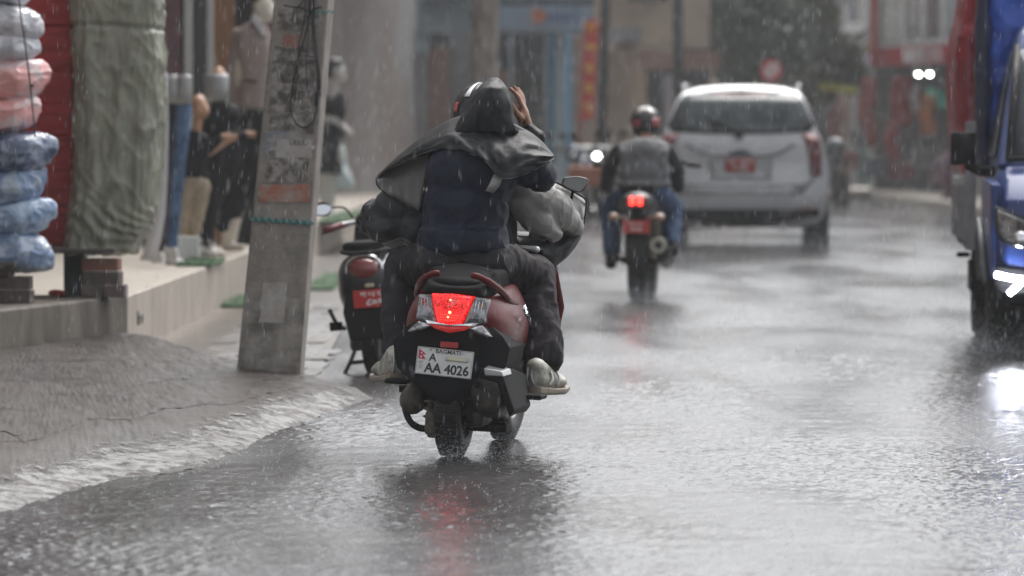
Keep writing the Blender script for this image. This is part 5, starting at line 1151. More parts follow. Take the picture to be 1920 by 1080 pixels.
# dark lower skirt of the coat below the right sleeve
tp = [(965, 440), (1000, 448), (1035, 455), (1062, 440), (1090, 425)]; bt = [(975, 478), (1000, 480), (1030, 500), (1060, 482), (1088, 448)]
MB().grid(cape_rows(tp, bt, lambda u: 22.3 + .2*u, lambda u: 22.28 + .24*u, 8, .03, 2.2, .015)).build('raincoat_skirt', [RAIN, DRAIN], pb, world=True, smooth=True, solid=.004)
# left sleeve, dark and bulging
m = MB(); chain(m, [Q(795, 385, 22.24), Q(742, 395, 22.26), Q(708, 418, 22.32)], [.075, .09, .068]); m.ell(Q(735, 432, 22.26), (.105, .1, .062)); m.ell(Q(780, 430, 22.22), (.07, .09, .08)); m.ell(Q(702, 402, 22.3), (.05, .07, .06))
blob('left_sleeve', m, DRAIN, pb, voxel=.0095, smooth=3, world=True, wrinkle=.015, wscale=6, wstretch=(.8, 1, 1.3), seed=41)
# ---------------------------------------------------------------- parked scooter behind the pillion's leg
PR = mat('parked_black', (.012, .012, .014), .3, spec=.3, coat=.4, coat_rough=.06, bump=.0008, bscale=170)
def parked(px, Yd, yaw, label, plate=True, detail=True, col=None, mir=True, roll=-4):
    x = W(px, 300, Yd).x; r = thing('parked_scooter', label, 'scooter', (x, Yd, 0), (0, R(roll), R(yaw)), 'scooters parked at the kerb')
    body = col or PR
    r.scale = (.9, .9, .9); wheel(r, (0, 0, .215), .215, .095, .13); wheel(r, (0, 1.22, .22), .22, .09, .13)
    m = MB(); L = []
    for (y, zt, zb, w) in ((-.24, .58, .48, .06), (-.2, .64, .40, .13), (-.08, .68, .34, .17), (.15, .7, .32, .19), (.4, .7, .32, .18), (.55, .6, .36, .12)):
        L.append([(w*math.copysign(abs(math.cos(a))**.7, math.cos(a)), y, (zt+zb)/2 + (zt-zb)/2*math.copysign(abs(math.sin(a))**.7, math.sin(a))) for a in [k*math.pi/10 for k in range(20)]])
    m.loft(L); m.build('body', body, r, smooth=True, sub=1)
    m = MB(); m.box((0, .2, .72), (.25, .62, .07)); m.ell((0, -.02, .72), (.12, .12, .035)); blob('seat', m, SEATV, r, voxel=.014)
    m = MB(); m.tube(spline([(-.13, .05, .70), (-.12, -.18, .70), (-.06, -.25, .69), (.06, -.25, .69), (.12, -.18, .70), (.13, .05, .70)], 5), .012, 8); m.build('grab_rail', BLK, r, smooth=True)
    m = MB(); m.ell((0, -.21, .60), (.085, .055, .062)); m.build('tail_lamp', mat('unlit_red', (.20, .02, .02), .2, coat=1), r, smooth=True)
    m = MB(); m.tube([(.1*math.cos(a), -.222 + .5*abs(math.cos(a))*.06, .60 + .078*math.sin(a)) for a in [k*math.pi/10 for k in range(-1, 12)]], .011, 8); m.build('lamp_ring', CHROME, r, smooth=True)
    m = MB(); m.loft([[(-.11, -.2, .50), (.11, -.2, .50), (.11, .05, .5), (-.11, .05, .5)], [(-.13, -.26, .36), (.13, -.26, .36), (.13, .25, .36), (-.13, .25, .36)], [(-.10, -.27, .2), (.10, -.27, .2), (.12, .3, .2), (-.12, .3, .2)]]); m.build('rear_fender', BLK, r, bevel=.012)
    if plate:
        pq = MB().box((.03, -.262, .43), (.19, .006, .10)).build('number_plate', mat('plate_red', (.5, .02, .018), .4, coat=.5), r, bevel=.003)
        text('plate_text', 'बा ५४ प', .038, facing((.035, -.2665, .455)), WHITEP, pq, .0008, 1, .0012); text('plate_text', '८०६', .050, facing((.055, -.2665, .41)), WHITEP, pq, .0008, 1.2, .0025)
    MB().box((.03, -.25, .505), (.05, .02, .022)).build('plate_lamp', mat('cream_lamp', (.5, .42, .28), .4), r, bevel=.004)
    MB().box((-.06, .1, .2), (.12, .4, .13)).build('engine', GRIME, r, bevel=.02)
    m = MB(); m.loft([[(.14 + .05*math.cos(a), y, .25 + .055*math.sin(a)) for a in [k*math.pi/6 for k in range(12)]] for y in (-.2, .3)]); m.build('muffler', MUF, r, smooth=True)
    m = MB(); m.tube(spline([(-.16, .1, .26), (-.2, .02, .3), (-.23, -.02, .38)], 4), .012, 8); m.box((-.2, .0, .28), (.07, .06, .05)); m.build('kick_starter', BLK, r, bevel=.003)
    m = MB(); m.tube([(-.08, .1, .2), (-.13, -.05, .07), (-.16, -.1, .01)], .012, 8); m.tube([(-.13, -.05, .07), (.1, -.04, .07), (.13, -.1, .01)], .012, 8); m.tube([(.1, -.04, .07), (.08, .1, .2)], .012, 8); m.build('centre_stand', GRIME, r, smooth=True)
    MB().bx((-.17, .5, .22), (.17, .95, .28)).build('floorboard', BLK, r, bevel=.02)
    m = MB(); m.loft([[(-.2, .95, .28), (.2, .95, .28), (.18, 1.03, .28), (-.18, 1.03, .28)], [(-.21, 1.0, .55), (.21, 1.0, .55), (.14, 1.1, .55), (-.14, 1.1, .55)], [(-.15, .93, .85), (.15, .93, .85), (.1, 1.03, .85), (-.1, 1.03, .85)]]); m.build('leg_shield', body, r, smooth=True, bevel=.02)
    m = MB(); m.ell((0, .95, .86), (.15, .09, .07)); m.build('handlebar_cover', body, r, smooth=True)
    m = MB(); m.tube(spline([(-.30, .80, .82), (-.2, .92, .85), (0, .95, .86), (.2, .92, .85), (.30, .80, .82)], 4), .014, 8); m.build('handlebar', STEEL, r, smooth=True)
    for s in (-1, 1):
        MB().tube([(s*.22, .89, .845), (s*.31, .79, .82)], .02, 10).build('grip', mat('maroon_grip', (.12, .015, .02), .5), r, smooth=True)
        MB().tube(spline([(s*.18, .95, .84), (s*.27, .9, .82), (s*.33, .83, .80)], 4), .006, 6).build('brake_lever', mat('maroon_grip', (.12, .015, .02), .5), r, smooth=True)
        if mir:
            MB().tube(spline([(s*.15, .93, .88), (s*.2, .93, .945), (s*.28, .92, .95)], 5), .006, 6).build('mirror_stem', BLK, r, smooth=True)
            m = MB(); m.lathe([(.001, .016), (.05, .012), (.062, .0), (.062, -.006)], (0, 0, 0), 'y', 24); m.v = [(a*.94, b, c*.68) for a, b, c in m.v]; m.v = [(a + s*.33, b + .92, c + .945) for a, b, c in m.v]; sh = m.build('mirror', BLK, r, smooth=True)
            m = MB(); m.lathe([(.001, -.007), (.059, -.007)], (0, 0, 0), 'y', 24); M_ = Euler((R(-25), 0, 0)).to_matrix(); m.v = [tuple(M_ @ Vector((a*.94, b, c*.68)) + Vector((s*.33, .92, .945))) for a, b, c in m.v]; m.build('mirror_glass', MIRR, sh)
    m = MB(); m.ell((0, 1.24, .36), (.07, .25, .1)); m.build('front_fender', body, r, smooth=True)
    return r
pk = parked(702, 29.1, -4, 'black scooter parked behind the pillion rider, red number plate and round mirror')
# ---------------------------------------------------------------- motorcyclist ahead
MX = W(1197, 565, 42).x
mc = thing('motorcycle', 'small black motorcycle with twin lit red lamps ahead of the scooter', 'motorcycle', (MX, 42, 0), (0, R(.5), R(-5)))
wheel(mc, (0, 0, .3), .3, .135, .21, rimmat=BLK); wheel(mc, (0, 1.3, .3), .3, .1, .21, rimmat=BLK)
m = MB(); m.loft([[(-.06, -.30, .62), (.06, -.30, .62), (.05, -.28, .55), (-.05, -.28, .55)], [(-.075, -.26, .5), (.075, -.26, .5), (.07, -.1, .5), (-.07, -.1, .5)], [(-.08, -.24, .36), (.08, -.24, .36), (.07, -.12, .36), (-.07, -.12, .36)]]); m.build('rear_fender', BLK, mc, bevel=.01)
m = MB(); L = []
for (y, zt, zb, w) in ((-.36, .78, .72, .05), (-.3, .81, .66, .115), (-.1, .82, .6, .14), (.2, .8, .58, .14), (.45, .85, .55, .15), (.8, .98, .6, .17), (1.0, .95, .7, .12)): L.append([(w*math.cos(a), y, (zt+zb)/2 + (zt-zb)/2*math.sin(a)) for a in [k*math.pi/8 for k in range(16)]])
m.loft(L); m.build('body', PR, mc, smooth=True)
m = MB(); m.box((0, .15, .83), (.24, .7, .08)); blob('seat', m, SEATV, mc, voxel=.02)
MB().box((0, -.345, .735), (.17, .06, .09)).build('lamp_housing', mat('lamp_maroon', (.12, .01, .012), .3, coat=1), mc, bevel=.015)
for s in (-1, 1): MB().box((s*.028, -.38, .745), (.032, .02, .06)).build('tail_lamp', mat('lit_red_strong', (1, .05, .03), .3, emit=(1, .03, .02), estr=4.5), mc, bevel=.006)
for s in (-1, 1):
    m = MB(); m.tube([(s*.08, -.28, .62), (s*.14, -.3, .625)], .012, 8); m.ell((s*.165, -.31, .625), (.045, .03, .03)); m.build('indicator', mat('amber_lens', (.42, .26, .18), .3, coat=1), mc, smooth=True)
pq = MB().box((0, -.335, .555), (.20, .006, .095)).build('number_plate', mat('plate_salmon', (.55, .06, .05), .4, coat=.5), mc)
text('plate_text', 'बा ७३ प', .03, facing((0, -.339, .575)), WHITEP, pq, .0008, 1, .0012); text('plate_text', '२६४', .04, facing((0, -.339, .535)), WHITEP, pq, .0008, 1.3, .002)
MB().box((0, .5, .42), (.26, .4, .36)).build('engine', GRIME, mc, bevel=.05)
m = MB(); m.tube([(.16, -.28, .42), (.19, .0, .36), (.18, .4, .28)], [.058, .062, .045], 14); m.build('muffler', MUF, mc, smooth=True)
MB().lathe([(.03, -.03), (.058, -.03), (.06, .03), (.03, .03)], (.16, -.28, .42), 'y', 16, rot=None).build('muffler_cap', mat('cream_metal', (.42, .40, .32), .3, metal=.4), mc)
m = MB(); m.tube([(-.1, 0, .3), (-.09, .5, .33)], .03, 8); m.tube([(.1, 0, .3), (.09, .5, .33)], .03, 8); m.build('swing_arm', GRIME, mc, smooth=True)
m = MB(); m.tube([(-.07, 1.3, .3), (-.07, 1.08, .95)], .025, 8); m.tube([(.07, 1.3, .3), (.07, 1.08, .95)], .025, 8); m.build('front_fork', STEEL, mc, smooth=True)
m = MB(); m.tube(spline([(-.38, .86, 1.0), (-.2, .98, 1.03), (.2, .98, 1.03), (.38, .86, 1.0)], 4), .014, 8); m.build('handlebar', BLK, mc, smooth=True)
for s in (-1, 1):
    MB().tube([(s*.3, .91, 1.01), (s*.4, .84, 1.0)], .02, 8).build('grip', RUB, mc, smooth=True)
    MB().tube([(s*.12, .3, .3), (s*.24, .3, .3)], .018, 8).build('foot_peg', BLK, mc, smooth=True)
MB().ell((0, 1.15, .92), (.09, .09, .1)).build('headlight', CHROME, mc, smooth=True)
def biker():
    r = thing('person', 'motorcyclist in grey vest, dark sleeves, blue jeans and striped helmet', 'person', W(1200, 360, 42.2))
    q = lambda x, y, Yd=42.3: W(x, y, Yd); m = MB()
    hd = q(1210, 232, 42.5); m.ell(hd, (.08, .1, .12)); capsule(m, q(1210, 250, 42.45), q(1208, 272, 42.4), .055, .06); m.ell(q(1207, 300), (.17, .11, .16)); m.ell(q(1206, 345), (.15, .12, .12))
    chain(m, [q(1172, 288), q(1144, 318, 42.5), q(1136, 352, 42.9)], [.045, .045, .035]); chain(m, [q(1243, 288), q(1268, 318, 42.5), q(1272, 354, 42.9)], [.045, .045, .035])
    for hx, s in ((1136, -1), (1272, 1)):
        c = q(hx, 354, 42.93); m.ell(c, (.045, .045, .03))
        for k in range(4): chain(m, [c + Vector((-.03 + .02*k, .03, .01)), c + Vector((-.03 + .02*k, .06, -.01)), c + Vector((-.03 + .02*k, .05, -.035))], [.011, .01, .009])
    chain(m, [q(1190, 360), q(1150, 385, 42.75), q(1150, 485, 42.5)], [.09, .065, .045]); chain(m, [q(1226, 360), q(1258, 385, 42.75), q(1252, 480, 42.5)], [.09, .065, .045])
    blob('body', m, SKIN, r, voxel=.012, smooth=2, world=True)
    m = MB(); m.ell(q(1207, 283), (.215, .13, .10)); m.ell(q(1207, 320), (.205, .14, .16)); m.ell(q(1206, 346), (.215, .15, .06)); m.box(q(1207, 305), (.35, .22, .2))
    blob('grey_vest', m, cloth('grey_vest_cloth', (.20, .20, .205), (.15, .15, .155)), r, voxel=.013, smooth=5, world=True, wrinkle=.014, wscale=8)
    m = MB(); chain(m, [q(1164, 284), q(1143, 318, 42.5), q(1137, 350, 42.85)], [.072, .06, .05]); chain(m, [q(1250, 284), q(1268, 318, 42.5), q(1271, 350, 42.85)], [.065, .06, .05])
    blob('dark_sleeves', m, cloth('dark_grey_sleeve', (.04, .042, .046)), r, voxel=.013, smooth=3, world=True, wrinkle=.01, wscale=9)
    m = MB(); m.ell(q(1207, 360), (.18, .15, .09)); chain(m, [q(1188, 364), q(1148, 388, 42.75), q(1147, 470, 42.5)], [.11, .085, .065]); chain(m, [q(1228, 364), q(1260, 388, 42.75), q(1257, 465, 42.5)], [.11, .085, .065])
    blob('jeans', m, cloth('dark_blue_jeans', (.06, .10, .18), (.035, .06, .12)), r, voxel=.013, smooth=3, world=True, wrinkle=.012, wscale=9)
    m = MB(); m.ell(q(1250, 264, 42.2), (.03, .03, .03)); 
    for fx, fy in ((1146, 494), (1262, 470)):
        m = MB(); capsule(m, q(fx, fy - 10, 42.45), q(fx, fy, 42.45), .045, .045); capsule(m, q(fx, fy, 42.4), q(fx - 3, fy + 2, 42.62), .045, .035); blob('shoe', m, BLK, r, voxel=.01, world=True)
    m = MB(); c = q(1210, 230, 42.5); m.ell(c, (.118, .14, .125)); m.ell(c + Vector((0, .02, -.05)), (.105, .125, .07)); hm = blob('helmet', m, mat('helmet_grey', (.03, .03, .033), .25, spec=.3, coat=.35, coat_rough=.08), r, voxel=.01, smooth=4, world=True)
    shell_patch('helmet_stripe', c, (.118, .14, .125), (4, 60), (232, 252), mat('helmet_pale', (.32, .26, .26), .2, coat=1), hm, 1.01)
    shell_patch('helmet_stripe', c, (.118, .14, .125), (4, 60), (290, 308), mat('helmet_pale', (.32, .26, .26), .2, coat=1), hm, 1.01)
    shell_patch('helmet_marking', c, (.118, .14, .125), (74, 104), (292, 335), mat('helmet_dull_red', (.28, .03, .025), .3, coat=.6), hm, 1.01)
    shell_patch('helmet_marking', c, (.118, .14, .125), (80, 105), (215, 250), mat('helmet_dull_red', (.28, .03, .025), .3, coat=.6), hm, 1.01)
biker()
# ---------------------------------------------------------------- white car (local: origin under the rear face, y forward)
CY = 61.0; car = thing('car', 'large white estate car driving away, rear wiper resting across its window', 'car', (W(1388, 470, CY).x, CY, 0), (0, 0, R(-3.2)))
CARW = mat('white_car_paint', (.64, .65, .67), .22, coat=1, coat_rough=.05, bump=.0008, bscale=90, col2=(.56, .57, .59), nscale=2)
prof = [(.0, .26), (.70, .26), (.86, .33), (.925, .46), (.94, .62), (.945, .80), (.93, .98), (.895, 1.12), (.855, 1.22), (.80, 1.32), (.745, 1.47), (.685, 1.62), (.62, 1.705), (.45, 1.755), (.22, 1.775), (0, 1.78)]
def rear_y(x, z):
    y = .0
    if z > 1.2: y += (z - 1.2) * .62 + max(0, z - 1.62) * 1.4
    if .42 < z < .78: y -= .075 * math.sin((z - .42) / .36 * math.pi) ** .6
    if z < .42: y += (.42 - z) * .6
    y += .14 * (abs(x) / .94) ** 3.2
    return y
st_ = [(.0, 1, 1.0), (.35, 1.0, 1.0), (1.6, 1.0, 1.0), (2.5, 1.0, .985), (3.0, 1.0, .82), (3.5, .99, .62), (4.2, .95, .56), (4.55, .86, .48)]
rings = []
for k, (y, ws, zs) in enumerate(st_):
    ring = []
    for (x, z) in prof:
        zz_ = z if z < 1.0 else 1.0 + (z - 1.0) * ((zs - .56) / .44 if zs > .56 else 0)
        if zs <= .56 and z > .9: zz_ = .9 + (z - .9) * .15
        yy = rear_y(x, z) if k == 0 else max(y, rear_y(x, z) + .05) if k == 1 else y
        ring.append((x * ws, yy, zz_))
    full = ring + [(-x, y_, z_) for x, y_, z_ in ring[-2:0:-1]]
    rings.append(full)
m = MB()
n = len(rings[0]); vs = [p for r_ in rings for p in r_]
m.add(vs, [(i*n+k, i*n+(k+1) % n, (i+1)*n+(k+1) % n, (i+1)*n+k) for i in range(len(rings)-1) for k in range(n)] + [tuple(range((len(rings)-1)*n, len(rings)*n))])
rowsR = []
for (hx, z) in prof:
    if hx == 0 and z < 1: rowsR.append([(0 + (i-10)/10*.001, rear_y(0, z), z) for i in range(21)]); continue
    rowsR.append([(hx * (i-10)/10, rear_y(hx * (i-10)/10, z), z) for i in range(21)])
m.grid(rowsR); body = m.build('body', CARW, car, smooth=True)
def rface(nm, poly, mt, off=.006, th=.012, nx=1, parent=car, bevel=0):
    """panel lying on the rear face: polygon in x,z"""
    P = poly; mb = MB(); cx = sum(p[0] for p in P)/len(P); cz = sum(p[1] for p in P)/len(P)
    # subdivide the outline
    Q = []
    for i in range(len(P)):
        a, b = P[i], P[(i+1) % len(P)]
        for k in range(6): Q.append((lerp(a[0], b[0], k/6), lerp(a[1], b[1], k/6)))
    rg = [[(cx + (x-cx)*s_, rear_y(cx + (x-cx)*s_, cz + (z-cz)*s_) - off - (th if j > 0 else 0), cz + (z-cz)*s_) for x, z in Q] for j, s_ in enumerate((1, .995, .75, .5, .25, .02))]
    mb.loft(rg, caps=False); return mb.build(nm, mt, parent, smooth=True)
DG = mat('car_dark_glass', (.022, .027, .03), .12, spec=.3, coat=.0, col2=(.09, .11, .11), nscale=2.2, lo=.4, hi=.62)
rw_ = rface('rear_window', [(-.73, 1.28), (-.78, 1.33), (-.66, 1.60), (-.60, 1.665), (.60, 1.665), (.66, 1.60), (.78, 1.33), (.73, 1.28), (.3, 1.262), (-.3, 1.262)], DG, .012)
rface('window_surround', [(-.74, 1.27), (-.79, 1.335), (-.665, 1.61), (-.60, 1.68), (.60, 1.68), (.665, 1.61), (.79, 1.335), (.74, 1.27), (.3, 1.25), (-.3, 1.25)], BLK, .004, .004)
rface('brake_lamp', [(-.3, 1.665), (.3, 1.665), (.3, 1.682), (-.3, 1.682)], mat('lit_dim_red', (.25, .05, .04), .4), .02, .004)
m = MB(); m.tube([(-.03, rear_y(0, 1.26) - .05, 1.25), (-.10, rear_y(0, 1.3) - .05, 1.30), (-.30, rear_y(0, 1.36) - .04, 1.40)], [.022, .016, .011], 8); m.box((-.01, rear_y(0, 1.24) - .05, 1.235), (.07, .05, .05)); m.tube([(-.08, rear_y(0, 1.3) - .035, 1.285), (-.36, rear_y(0, 1.4) - .03, 1.425)], .012, 6); m.build('rear_wiper', BLK, car, smooth=True)
# roof spoiler and roof rails
m = MB(); m.loft([[(x, rear_y(x, 1.7) - .06 + .05*abs(x), 1.70 - .06*abs(x)), (x, rear_y(x, 1.7) - .03 + .05*abs(x), 1.735 - .06*abs(x)), (x, rear_y(x, 1.7) + .25, 1.77 - .07*abs(x)), (x, rear_y(x, 1.7) + .25, 1.70 - .06*abs(x))] for x in [i/10 for i in range(-6, 7)]]); m.build('spoiler', CARW, car, smooth=True)
for s in (-1, 1):
    m = MB(); m.tube(spline([(s*.615, .55, 1.70), (s*.62, .65, 1.775), (s*.62, 1.5, 1.80), (s*.60, 2.3, 1.78), (s*.59, 2.45, 1.72)], 5), .02, 8); m.build('roof_rail', CARW, car, smooth=True)
    # side glass
    rows_ = []
    for (z, x) in ((1.13, .899), (1.3, .815), (1.45, .757), (1.6, .697)):
        rows_.append([(s*(x), y + (.62*(z-1.2) if y < 1 and z > 1.2 else 0), z) for y in (.55, 1.2, 2.0, 2.9 - max(0, (z - 1.1))*.9)])
    MB().grid(rows_).build('side_window', DG, car, smooth=True, solid=.012)
    # tail lamps wrap round the corner
    rows_ = [[(s*x, rear_y(x, z) - .008 if x <= .93 else .17, z) for x in ((xi), (xi + .05), .83, .86 if z < 1.1 else .80)] for (z, xi) in ((.80, .76), (.92, .745), (1.05, .73), (1.16, .70), (1.25, .66))]
    MB().grid(rows_).build('tail_lamp', mat('car_lamp_red', (.20, .02, .022), .35, coat=.2, col2=(.13, .04, .04), nscale=8, lo=.4, hi=.6), car, smooth=True, solid=.02)
    rface('reflector', [(s*.62, .425), (s*.82, .43), (s*.82, .455), (s*.62, .45)], REFL, .012, .004)
    # door mirror
    m = MB(); m.ell((s*1.02, 2.75, 1.12), (.11, .08, .09)); m.box((s*.93, 2.8, 1.08), (.1, .05, .05)); m.build('door_mirror', mat('mirror_grey', (.16, .165, .17), .4, coat=.3), car, smooth=True)
    for y in (.82, 3.52):
        wheel(car, (s*.80, y, .36), .36, .235, .22)
        m = MB(); m.lathe([(.36, -.14), (.42, -.14), (.42, .145), (.40, .15), (.36, .15)], (s*.80, y, .37), 'x', 32); m.build('wheel_arch', BLK, car, smooth=True)
rface('number_plate', [(-.16, .84), (.16, .84), (.16, .99), (-.16, .99)], mat('car_plate', (.42, .05, .045), .4), .022, .006)
for q in range(2): 
    t = text('plate_text', ['बा १४ च', '५७२३'][q], .07, facing((0, rear_y(0, .9) - .034, .95 - q*.07)), WHITEP, car, .001, 1.1, .002)
rface('plate_recess', [(-.33, .76), (.33, .76), (.36, 1.01), (.2, 1.04), (-.2, 1.04), (-.36, 1.01)], mat('recess_grey', (.40, .41, .42), .3, coat=.8), .006, .004)
rface('badge', [(-.16, 1.015), (-.08, 1.075), (.0, 1.09), (.08, 1.075), (.16, 1.015)], mat('badge_grey', (.10, .11, .13), .25, metal=.6, coat=.8), .022, .006)
def crease(pts, nm, mt, r_=.012, off=.004): 
    m = MB(); m.tube([(x, rear_y(x, z) - off, z) for x, z in [(v.x, v.y) for v in spline([Vector((a, b, 0)) for a, b in pts], 5)]], r_, 6); m.build(nm, mt, car, smooth=True)
CRS = mat('panel_gap', (.08, .08, .085), .5)
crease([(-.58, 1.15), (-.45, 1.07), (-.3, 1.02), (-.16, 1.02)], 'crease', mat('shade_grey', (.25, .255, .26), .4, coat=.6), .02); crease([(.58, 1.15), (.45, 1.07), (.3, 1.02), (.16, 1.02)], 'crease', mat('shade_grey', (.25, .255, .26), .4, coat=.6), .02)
crease([(-.80, .80), (-.74, .73), (-.6, .70), (0, .69), (.6, .70), (.74, .73), (.80, .80)], 'panel_gap', CRS, .012, .0)
crease([(-.70, 1.22), (-.735, 1.1), (-.75, .9), (-.76, .78)], 'panel_gap', CRS, .008, -.002); crease([(.66, 1.24), (.735, 1.1), (.75, .9), (.76, .78)], 'panel_gap', CRS, .008, -.002)
rface('bumper_band', [(-.66, .60), (.66, .60), (.74, .69), (-.74, .69)], mat('bumper_silver', (.33, .34, .345), .35, metal=.3, coat=.6), .004, .006)
m = MB(); m.loft([[(x, rear_y(x, .44) - .02, .44), (x, rear_y(x, .44) + .2, .46), (x, .5, .24), (x, rear_y(x, .3) + .02, .25 + .06*abs(x))] for x in [i*.085 for i in range(-10, 11)]]); m.build('lower_bumper', mat('grey_black_plastic', (.02, .021, .023), .6, spec=.2), car, bevel=.01)
for s in (-1, 1): MB().tube([(s*.45, -.02, .25), (s*.45, .3, .26)], .035, 12).build('exhaust_pipe', CHROME, car, smooth=True)
# ---------------------------------------------------------------- loaded truck coming the other way
TY = 31.2; tr_ = thing('truck', 'blue pickup truck with lit daytime lamp, cut by the frame edge', 'truck', (2.66, TY, 0), (0, 0, R(-3.0)))
# local: x right, y away from camera, origin at the near left corner of the cab
TB = mat('truck_blue', (.025, .055, .21), .35, spec=.35, coat=.3, coat_rough=.12, bump=.0008, bscale=110, col2=(.015, .03, .12), nscale=2)
m = MB(); rings = []
for (z, yf, ins, yb) in ((.30, .06, .03, .6), (.40, .0, .0, .35), (.62, -.03, .0, .28), (.86, -.01, .0, .30), (.98, .14, .01, 1.9), (1.05, .30, .02, 1.9)):
    rings.append([(ins, yf + .14, z), (ins + .05, yf + .03, z), (ins + .25, yf - .02, z), (.85, yf - .05, z), (1.45 - ins, yf - .02, z), (1.65 - ins, yf + .03, z), (1.7 - ins, yf + .14, z), (1.7 - ins, yb, z), (ins, yb, z)])
m.loft(rings); m.build('front_body', TB, tr_, smooth=True, bevel=.02, seg=3)
m = MB(); rings = []
for (z, yf, ins) in ((.42, .95, .0), (.98, .95, .0), (1.05, .32, .015), (1.5, .72, .09), (1.78, .98, .15), (1.86, 1.1, .2)):
    rings.append([(ins, yf, z), (1.7 - ins, yf, z), (1.7 - ins, 1.9, z), (ins, 1.9, z)])
m.loft(rings); m.build('cab', TB, tr_, smooth=True, bevel=.02, seg=3)
m = MB(); rows_ = [[(lerp(.09 + .10*(z-1.05), 1.61 - .10*(z-1.05), i/6), .315 + (z - 1.05)*.89, z) for i in range(7)] for z in (1.10, 1.3, 1.5, 1.7)]; 
m.grid(rows_).build('windscreen', mat('truck_glass', (.10, .11, .12), .06, coat=1, spec=.9, bump=.0006, bscale=120), tr_, smooth=True, solid=.01)
m = MB(); m.tube([(.075, .30, 1.085), (.12, .72, 1.52), (.14, .88, 1.72)], .02, 8); m.tube([(.075, .29, 1.085), (1.62, .29, 1.085)], .016, 8); m.build('windscreen_seal', RUB, tr_, smooth=True)
MB().grid([[(.005, .75, 1.10), (.005, 1.7, 1.10)], [(.075, 1.0, 1.5), (.075, 1.7, 1.5)], [(.12, 1.12, 1.7), (.12, 1.7, 1.7)]]).build('side_window', GLASS, tr_, solid=.012)
# headlight, daytime lamp, fog lamp pocket
def tfront(nm, poly, mt, y=-.03, th=.05, bevel=.008, par=None):
    m = MB(); P = [((px - 1880) / 341.0 + .0, 1.2 - (py - 260) / 341.0) for px, py in poly]
    n = len(P); vs = [(x, y + .12 * max(0, .25 - x) ** 1.0 * 1.2, z) for x, z in P] + [(x, y + th + .15, z) for x, z in P]
    m.add(vs, [tuple(range(n)), tuple(range(2*n-1, n-1, -1))] + [(i, i+n, (i+1) % n+n, (i+1) % n) for i in range(n)])
    return m.build(nm, mt, par or tr_, bevel=bevel)
hl = tfront('headlight', [(1880, 392), (1900, 400), (1960, 425), (1960, 462), (1925, 460), (1895, 448), (1884, 432)], mat('headlight_glass', (.42, .43, .42), .08, coat=1, metal=.5, col2=(.12, .12, .11), nscale=14, lo=.42, hi=.58), -.045)
tfront('headlight_rim', [(1876, 386), (1900, 394), (1966, 420), (1966, 470), (1922, 468), (1890, 455), (1878, 436)], BLKG, -.035, .03)
m = MB(); m.lathe([(.001, -.02), (.03, -.012), (.048, .0), (.05, .02)], (.13, -.052, .645), 'y', 20); m.build('headlight_bowl', CHROME, hl, smooth=True)
DRL = mat('daytime_lamp', (1, 1, 1), .3, emit=(.86, .9, 1), estr=38)
tfront('lamp_pocket', [(1878, 498), (1935, 505), (1970, 520), (1970, 575), (1905, 575), (1880, 540)], BLK, -.045, .03)
m = MB(); zc = lambda py: 1.2 - (py - 260) / 341.0; xc = lambda px: (px - 1880) / 341.0
m.tube([(xc(1877), -.05, zc(514)), (xc(1900), -.075, zc(519)), (xc(1935), -.085, zc(524))], .015, 10); m.tube([(xc(1925), -.085, zc(527)), (xc(1902), -.08, zc(550))], .016, 10); d1 = m.build('daytime_lamp', DRL, tr_, smooth=True)
m = MB(); m.tube([(1.7 - xc(1877), -.05, zc(514)), (1.7 - xc(1900), -.075, zc(519)), (1.7 - xc(1935), -.085, zc(524))], .015, 10); m.tube([(1.7 - xc(1925), -.085, zc(527)), (1.7 - xc(1902), -.08, zc(550))], .016, 10); m.build('daytime_lamp', DRL, tr_, smooth=True)
m = MB(); m.bx((.35, -.10, .62), (1.35, -.04, .86)); m.build('grille', BLK, tr_, bevel=.02)
m = MB(); m.bx((.02, -.09, .30), (1.68, .06, .37)); m.build('bumper', BLK, tr_, bevel=.02)
m = MB(); m.bx((.05, .02, .205), (1.6, .10, .245)); m.bx((.3, -.0, .245), (.36, .06, .30)); m.build('under_bar', BLK, tr_, bevel=.01)
# fender side with the wheel arch
m = MB(); m.loft([[(-.03, .12, z) for z in (.42, .95)] + [(.02, .12, z) for z in (.95, .42)], [(-.05, .35, z) for z in (.62, .97)] + [(.02, .35, z) for z in (.97, .62)], [(-.055, .8, z) for z in (.72, .98)] + [(.02, .8, z) for z in (.98, .72)], [(-.05, 1.15, z) for z in (.62, .98)] + [(.02, 1.15, z) for z in (.98, .62)], [(-.03, 1.35, z) for z in (.40, .98)] + [(.02, 1.35, z) for z in (.98, .40)], [(-.0, 1.9, z) for z in (.38, .98)] + [(.02, 1.9, z) for z in (.98, .38)]])
m.build('fender', TB, tr_, smooth=True, bevel=.01)
MB().tube(spline([(-.05, .30, .40), (-.07, .42, .62), (-.07, .8, .74), (-.07, 1.15, .62), (-.05, 1.28, .4)], 5), .022, 8).build('arch_trim', mat('grey_trim', (.12, .12, .13), .5, coat=.4), tr_, smooth=True)
MB().bx((.0, .34, .30), (.16, 1.26, .74)).build('wheel_well', BLK, tr_, bevel=.01)
MB().box((-.045, .45, .83), (.02, .06, .03)).build('side_indicator', mat('amber', (.6, .16, .03), .3, coat=.8), tr_, bevel=.004)
for x in (.0, 1.7):
    s = -1 if x == 0 else 1
    wheel(tr_, (x - s*.06, .80, .315), .315, .175, .2)
    wheel(tr_, (x - s*.04, 3.35, .315), .315, .165, .2); wheel(tr_, (x - s*.24, 3.35, .315), .315, .165, .2)
